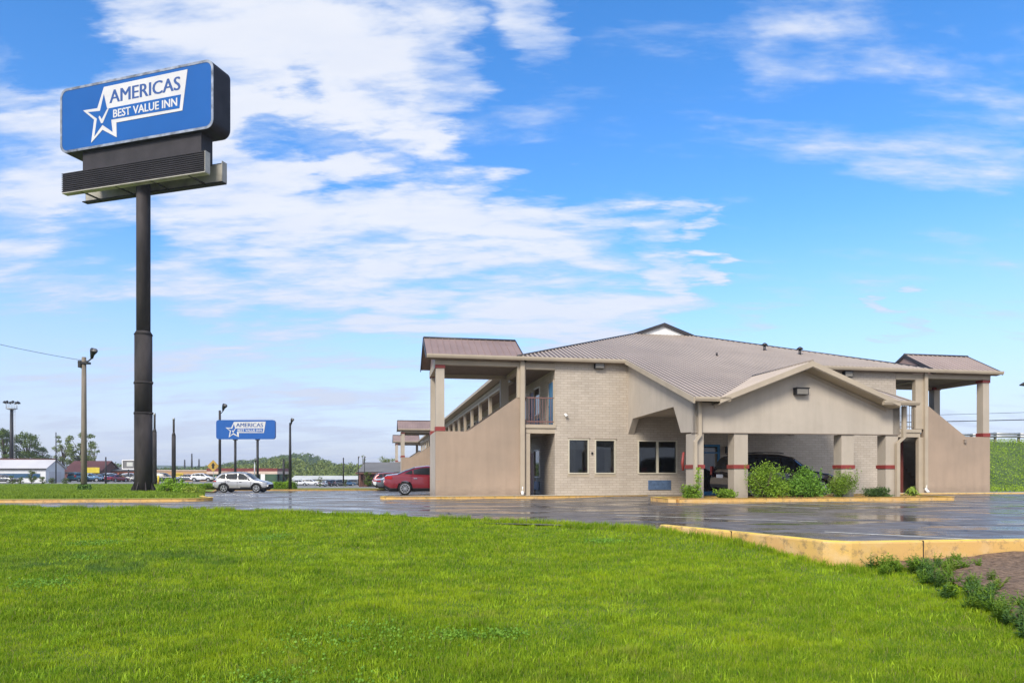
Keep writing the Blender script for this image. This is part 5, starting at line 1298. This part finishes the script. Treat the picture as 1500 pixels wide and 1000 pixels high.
def lawnmat():
    N = NT('grass_blades'); v = coords(N); a = N.n('ShaderNodeAttribute', attribute_name='rnd')
    big = ramp(N, noise(N, coords(N, (.7,1.6,1)), .55, 4, .6), .36, .62)
    c = mixc(N, big, (.19,.315,.006), (.34,.45,.010))
    c = mixc(N, mulv(N, ramp(N, noise(N, coords(N, (.35,2.2,1)), .8, 4), .50, .66), .8), c, (.125,.235,.008))
    c = mixc(N, mulv(N, ramp(N, noise(N, coords(N, (1,1.8,1)), 2.4, 5, .65), .44, .58), .8), c, (.105,.225,.006))
    c = mixc(N, mulv(N, ramp(N, a.outputs['Fac'], .3, 1.0), .55), c, (.50,.56,.06))
    c = mixc(N, ramp(N, a.outputs['Fac'], .955, .96), c, (.30,.27,.10))
    c = mixc(N, mulv(N, ramp(N, noise(N, v, 1.9, 5, .7), .60, .72), .55), c, (.42,.38,.10))
    # bluish clover patch far left
    g = N.n('ShaderNodeTexCoord'); d = N.n('ShaderNodeVectorMath', operation='DISTANCE'); m = N.n('ShaderNodeMapping'); m.inputs['Scale'].default_value = (.55,1,1); N.l(g.outputs['Object'], m.inputs[0]); N.l(m.outputs[0], d.inputs[0]); d.inputs[1].default_value = (-6.0*.55,10.3,0)
    f = ramp(N, d.outputs['Value'], .0, 1.0); f = ramp(N, mulv(N, d.outputs['Value'], .5), .35, .62, (1,1,1), (0,0,0))
    c = mixc(N, mulv(N, mulv(N, f, ramp(N, noise(N, v, 1.3, 4), .35, .6)), .75), c, (.06,.15,.05))
    N.l(c, N.b.inputs['Base Color']); N.b.inputs['Roughness'].default_value = .75; N.b.inputs['Specular IOR Level'].default_value = .12
    tr = N.n('ShaderNodeBsdfTranslucent'); N.l(c, tr.inputs[0]); mx = N.n('ShaderNodeMixShader'); mx.inputs[0].default_value = .35
    N.l(N.b.outputs[0], mx.inputs[1]); N.l(tr.outputs[0], mx.inputs[2]); N.l(mx.outputs[0], N.t.nodes['Material Output'].inputs[0]); return N.m
M['blades'] = lawnmat(); M['verge_blades'] = leafmat('verge_blades', (.10,.17,.012), (.19,.26,.02), .3); M['tuft'] = leafmat('tuft_blades', (.16,.30,.010), (.34,.45,.02), 1.5)
def hl(x, y):
    e = yedge(x)-y; k = .055+.02*vnoise(x, y, .9, 4)+.03*max(0, vnoise(x, y*1.5, 3.1, 9))**1.5*2
    if e < .5 and x > 1: k += .05
    return k*random.uniform(.55,1.25)
blades('grass', 'thick bright green lawn grass across the foreground', 620000, lawn_region, hl, lambda x, y: .0045+.0009*max(0, y-5), 'blades', zlawn, .5)
def tuft_region(n):
    out = []
    while len(out) < n:
        Y = 4.6+random.random()**1.5*14; px = random.uniform(-10, 1480); x = pos(px, Y)
        if Y > yedge(x)-.5 or x > soil_left(Y)-.1: continue
        r = random.uniform(.03,.12)
        for _ in range(int(26+r*260)):
            out.append((x+random.gauss(0,r), Y+random.gauss(0,r)))
    return out
blades('grass', 'taller tufts standing out of the mown lawn', 17000, tuft_region, lambda x, y: random.uniform(.045,.095), lambda x, y: .0045+.0006*y, 'tuft', zlawn, .6)
M['clover'] = leafmat('clover_leaves', (.09,.20,.02), (.18,.32,.03), 2); P = []
for _ in range(11):
    Y = 4.8+random.random()**1.4*11; x = pos(random.uniform(0, 1300), Y)
    if Y > yedge(x)-.6 or x > soil_left(Y)-.3: continue
    r = random.uniform(.12,.4)
    for _ in range(int(2600*r)): xx, yy = x+random.gauss(0,r), Y+random.gauss(0,r*.8); P.append((xx, yy, zlawn(xx, yy)+random.uniform(.03,.065)))
P = np.array(P); tag(quads('clover', leafquads(P, .024, 1.2, up=.1), 'clover', None, rng.random(len(P))), 'low dark clover patches scattered in the lawn', 'clover', kind='stuff')
def verge_region(n):
    out = []
    while len(out) < n:
        Y = 27+(random.random()**1.25)*69; px = random.uniform(-20, 300); x = pos(px, Y)
        if Y > 28.4+(x+19)*.17 and x < -13.4-(Y-30)*.30 and Y > 27.4: out.append((x, Y))
    return out
blades('grass', 'grass of the verge round the tall pylon', 120000, verge_region, lambda x, y: random.uniform(.05,.16), lambda x, y: .015+.0005*y, 'verge_blades', lambda x, y: zlot(x, y)+.1, .4)
def edge_region(n):
    out = []
    for _ in range(n):
        x = random.uniform(-16, 4.7); e = yedge(x); out.append((x, e-(.19 if x > 1.9 else -.1)-abs(random.gauss(0,.22))))
    return out
blades('grass', 'longer grass tufts along the edge of the lot', 17000, edge_region, lambda x, y: random.uniform(.06,.16)*(1 if vnoise(x*3, y, 1, 2) > -.1 else .5), lambda x, y: .009, 'blades', zlawn, .35)
# broadleaf weeds along kerb foot and bed border, single plants near enough to count
def wplant(x, y, s_, mat, label, kind_):
    t = thing('weed_plant', label, 'weed', (x, y, max(zlawn(x, y), 0 if False else zlawn(x, y))), random.random()*6, 'broadleaf weeds along the soil bed'); mb = MB()
    n_st = random.randint(6, 10)
    for i in range(n_st):
        a = random.uniform(0, 2*pi); tilt = random.uniform(.1,.75); L_ = s_*random.uniform(.6,1.0); d = Vector((cos(a)*sin(tilt), sin(a)*sin(tilt), cos(tilt))); e = d*L_
        mb.tube([(0,0,0), e*.5+Vector((0,0,.01)), e], [.004,.003,.002], 4)
        for j in range(random.randint(8, 13)):
            q = .25+.75*j/12; p = d*L_*min(1,q); b = random.uniform(0, 2*pi); up = random.uniform(.0,.8); ld = Vector((cos(b), sin(b), up)).normalized(); ll = s_*random.uniform(.16,.30)*(1.15-.5*q); sd = ld.cross(Vector((0,0,1))).normalized()*ll*.2
            mb.add([p, p+ld*ll*.5-sd+Vector((0,0,.004)), p+ld*ll-Vector((0,0,ll*.15)), p+ld*ll*.5+sd+Vector((0,0,.004))], [(0,1,2,3)])
    mb.build('foliage', mat, t); return t
spots = []
for k in range(26): x = 4.85+k*.055+random.uniform(-.03,.03); spots.append((x, yedge(x)-.26-random.random()**1.3*.5, random.uniform(.14,.27)))
for k in range(78):
    y = 5.2+4.3*(k/78)**.8+random.uniform(-.1,.1); x = soil_left(y)+random.gauss(0,.19)
    if y < yedge(x)-.3: spots.append((x, y, random.uniform(.14,.30)))
pal = ('weed','weed_d','shrub','shrub_y')
where = ['against the foot of the yellow kerb near its corner', 'on the border between lawn and bare soil']
for i, (x, y, s_) in enumerate(spots):
    px_ = 750+F*x/y; m_ = random.choice((0,0,1,1,2,3)) if i > 25 else random.choice((0,1,0,2))
    sz = 'small' if s_ < .18 else 'medium' if s_ < .24 else 'large'; colr = ('mid green','dark green','bright green','yellow green')[m_]
    zone = where[0] if i < 26 else where[1]
    wplant(x, y, s_, pal[m_], f'{sz} {colr} weed, {"number" if False else ""}'.replace(', ', ' ')+f'{zone}', 0)

# clover flower heads and dandelions in the lawn
# ------------------------------------------------------------------ sky, light, camera
sun_el, sun_dir = radians(38), Vector((-.42, -.91, 0)).normalized()
w = bpy.data.worlds.new('World'); bpy.context.scene.world = w; w.use_nodes = True; T = w.node_tree; BG = T.nodes['Background']
class WN(NT):
    def __init__(s): s.t = T
N = WN()
sky = N.n('ShaderNodeTexSky', sky_type='NISHITA', sun_disc=False, sun_elevation=sun_el, sun_rotation=atan2(sun_dir.x, sun_dir.y), air_density=1.0, dust_density=.6, ozone_density=2.0)
hs = N.n('ShaderNodeHueSaturation'); hs.inputs['Hue'].default_value = .497; hs.inputs['Saturation'].default_value = 1.34; hs.inputs['Value'].default_value = 1.06; N.l(sky.outputs[0], hs.inputs['Color']); hsC = mixc(N, 1.0, hs.outputs[0], (.97,.90,1.02), 'MULTIPLY')
tc = N.n('ShaderNodeTexCoord'); sep = N.n('ShaderNodeSeparateXYZ'); N.l(tc.outputs['Generated'], sep.inputs[0])
def mth(op, a, b=None, c=None, clamp=False):
    m = N.n('ShaderNodeMath', operation=op); m.use_clamp = clamp
    for i, v in enumerate((a, b, c)):
        if v is None: continue
        if isinstance(v, (int, float)): m.inputs[i].default_value = v
        else: N.l(v, m.inputs[i])
    return m.outputs[0]
zz = mth('MAXIMUM', sep.outputs[2], 0.0); den = mth('ADD', zz, .16)
cb = N.n('ShaderNodeCombineXYZ'); N.l(mth('DIVIDE', sep.outputs[0], den), cb.inputs[0]); N.l(mth('DIVIDE', sep.outputs[1], den), cb.inputs[1])
rot = N.n('ShaderNodeMapping'); rot.inputs['Rotation'].default_value = (0,0,radians(22)); rot.inputs['Scale'].default_value = (.52,1.35,1); N.l(cb.outputs[0], rot.inputs[0])
warp = noise(N, rot.outputs[0], 1.3, 4, .6)
def fbm(sc, det, rg, dist):
    t = N.n('ShaderNodeTexNoise'); t.inputs['Scale'].default_value = sc; t.inputs['Detail'].default_value = det; t.inputs['Roughness'].default_value = rg; t.inputs['Distortion'].default_value = dist
    N.l(rot.outputs[0], t.inputs['Vector']); return t.outputs['Fac']
n1 = fbm(1.9, 9, .60, .35); n2 = fbm(5.5, 6, .6, .2)
wn = N.n('ShaderNodeTexNoise'); wn.inputs['Scale'].default_value = 2.6; wn.inputs['Detail'].default_value = 7; wn.inputs['Roughness'].default_value = .62; N.l(rot.outputs[0], wn.inputs['Vector'])
w1 = N.n('ShaderNodeVectorMath', operation='SUBTRACT'); N.l(wn.outputs['Color'], w1.inputs[0]); w1.inputs[1].default_value = (.5,.5,.5)
w2 = N.n('ShaderNodeVectorMath', operation='SCALE'); w2.inputs['Scale'].default_value = .30; N.l(w1.outputs[0], w2.inputs[0])
w3 = N.n('ShaderNodeVectorMath', operation='ADD'); N.l(tc.outputs['Generated'], w3.inputs[0]); N.l(w2.outputs[0], w3.inputs[1])
w4 = N.n('ShaderNodeVectorMath', operation='NORMALIZE'); N.l(w3.outputs[0], w4.inputs[0]); WD = w4.outputs[0]
def skydir(px, py): return Vector(((px-750)/F, 1, (HY-py)/F)).normalized()
def blob(px, py, r, wt):
    d = skydir(px, py); dt = N.n('ShaderNodeVectorMath', operation='DOT_PRODUCT'); N.l(WD, dt.inputs[0]); dt.inputs[1].default_value = d
    a = r/F/sqrt(1+((px-750)**2+(HY-py)**2)/F**2)
    m = N.n('ShaderNodeMapRange', interpolation_type='SMOOTHSTEP'); m.inputs['From Min'].default_value = cos(a*1.25); m.inputs['From Max'].default_value = cos(a*.35); m.inputs['To Max'].default_value = wt; N.l(dt.outputs['Value'], m.inputs['Value']); return m.outputs[0]
BL = [(200,110,110,1),(330,60,110,1),(450,80,105,1),(560,105,95,1),(640,70,70,.75),(690,20,50,.5),(610,150,60,.8),(110,250,150,1),(260,260,150,1),(400,290,110,1),(540,310,105,1),(660,330,95,1),(780,350,90,1),(880,370,75,1),(970,385,55,1),(1035,385,35,.95),(450,225,60,.7),(560,235,50,.7),(700,265,50,.7),(800,290,45,.6),(40,340,120,.8),(600,420,100,.8),(730,440,90,.9),(850,450,90,.9),(950,440,60,.6),(300,400,120,.65),(450,390,100,.8),(120,430,90,.5),(370,465,70,.6),(800,60,45,.55),(1010,80,90,.26),(1120,105,100,.34),(1250,125,100,.27),(1380,150,110,.30),(1480,175,90,.30),(1480,40,60,.16),(60,130,110,.9),(30,60,50,.3),(560,520,150,.45),(820,500,100,.6),(420,590,140,.5),(200,560,150,.45),(1340,478,26,.65),(760,455,80,.9),(600,455,70,.6)]
acc = None
for b_ in BL:
    o = blob(*b_); acc = o if acc is None else mth('MAXIMUM', acc, o)
gap = None
for b_ in [(470,185,60,.75),(400,195,50,.5),(60,25,90,1.0),(150,20,50,.6),(20,110,60,.4),(560,200,50,.5),(940,120,120,.6),(560,15,60,.3),(130,380,60,.4)]:
    o = blob(*b_); gap = o if gap is None else mth('MAXIMUM', gap, o)
acc = mth('SUBTRACT', acc, gap)
n3 = fbm(14, 5, .6, .1)
back = N.n('ShaderNodeMapRange'); back.inputs['From Min'].default_value = .25; back.inputs['From Max'].default_value = -.15; back.inputs['To Max'].default_value = .9; N.l(sep.outputs[1], back.inputs['Value'])   # unseen overcast added behind the camera to whiten the ambient light
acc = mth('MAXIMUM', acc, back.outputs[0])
dens = mth('ADD', mth('MULTIPLY', acc, .52), mth('ADD', mth('MULTIPLY', mth('SUBTRACT', n1, .5), 1.9), mth('ADD', mth('MULTIPLY', mth('SUBTRACT', n2, .5), .95), mth('MULTIPLY', mth('SUBTRACT', n3, .5), .40))))
dens = mth('SUBTRACT', dens, .06)
cr = N.n('ShaderNodeMapRange', interpolation_type='SMOOTHSTEP'); cr.inputs['From Min'].default_value = -.04; cr.inputs['From Max'].default_value = .52; N.l(dens, cr.inputs['Value'])
cov = mth('MULTIPLY', cr.outputs[0], .93)
# only the thick parts are bright
thick = N.n('ShaderNodeMapRange', interpolation_type='SMOOTHSTEP'); thick.inputs['From Min'].default_value = .14; thick.inputs['From Max'].default_value = .62; N.l(dens, thick.inputs['Value'])
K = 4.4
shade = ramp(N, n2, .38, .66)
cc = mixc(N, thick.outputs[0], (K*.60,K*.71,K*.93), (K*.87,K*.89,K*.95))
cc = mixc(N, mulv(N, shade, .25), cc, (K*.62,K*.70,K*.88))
bg = N.n('ShaderNodeVectorMath', operation='SCALE'); N.l(cc, bg.inputs[0]); N.l(mth('ADD', 1.0, mth('MULTIPLY', back.outputs[0], .55)), bg.inputs['Scale'])  # added clouds behind the camera are brightened to lift the ambient light
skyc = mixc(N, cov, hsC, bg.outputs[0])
# pale veil towards the horizon
hz = N.n('ShaderNodeMapRange', interpolation_type='SMOOTHSTEP'); hz.inputs['From Min'].default_value = .34; hz.inputs['From Max'].default_value = -.02; N.l(sep.outputs[2], hz.inputs['Value'])
skyc = mixc(N, mulv(N, hz.outputs[0], .88), skyc, (K*.54,K*.62,K*.82))
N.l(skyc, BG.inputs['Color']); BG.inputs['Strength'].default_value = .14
sl = bpy.data.lights.new('sun', 'SUN'); sl.energy = 2.3; sl.angle = radians(18); sl.color = (1,.94,.84)
so = bpy.data.objects.new('sun', sl); C.objects.link(so); toward = Vector((sun_dir.x*cos(sun_el), sun_dir.y*cos(sun_el), sin(sun_el))); so.rotation_euler = (-toward).to_track_quat('-Z', 'Y').to_euler()
cam = bpy.data.cameras.new('camera'); cam.sensor_width = 36; cam.lens = F/1500*36; cam.shift_y = 192/1500; cam.clip_end = 20000; cam.clip_start = .05
co = bpy.data.objects.new('camera', cam); C.objects.link(co); co.location = (0,0,HC); co.rotation_euler = (pi/2,0,0)
hb = MB(); hb.box(-3100,3100,-400,2500,-5,32); ho = hb.build('haze', 'cladding'); tag(ho, kind='stuff')
hm = bpy.data.materials.new('haze_air'); hm.use_nodes = True; ht = hm.node_tree; ht.nodes.clear(); ou = ht.nodes.new('ShaderNodeOutputMaterial'); pv_ = ht.nodes.new('ShaderNodeVolumePrincipled')
pv_.inputs['Color'].default_value = (.86,.92,1,1); pv_.inputs['Density'].default_value = .0003; pv_.inputs['Anisotropy'].default_value = .2; ht.links.new(pv_.outputs[0], ou.inputs['Volume']); ho.data.materials.clear(); ho.data.materials.append(hm)
sc = bpy.context.scene; sc.camera = co
sc.view_settings.view_transform = 'Standard'; sc.view_settings.look = 'None'; sc.view_settings.exposure = .8; sc.view_settings.gamma = 1
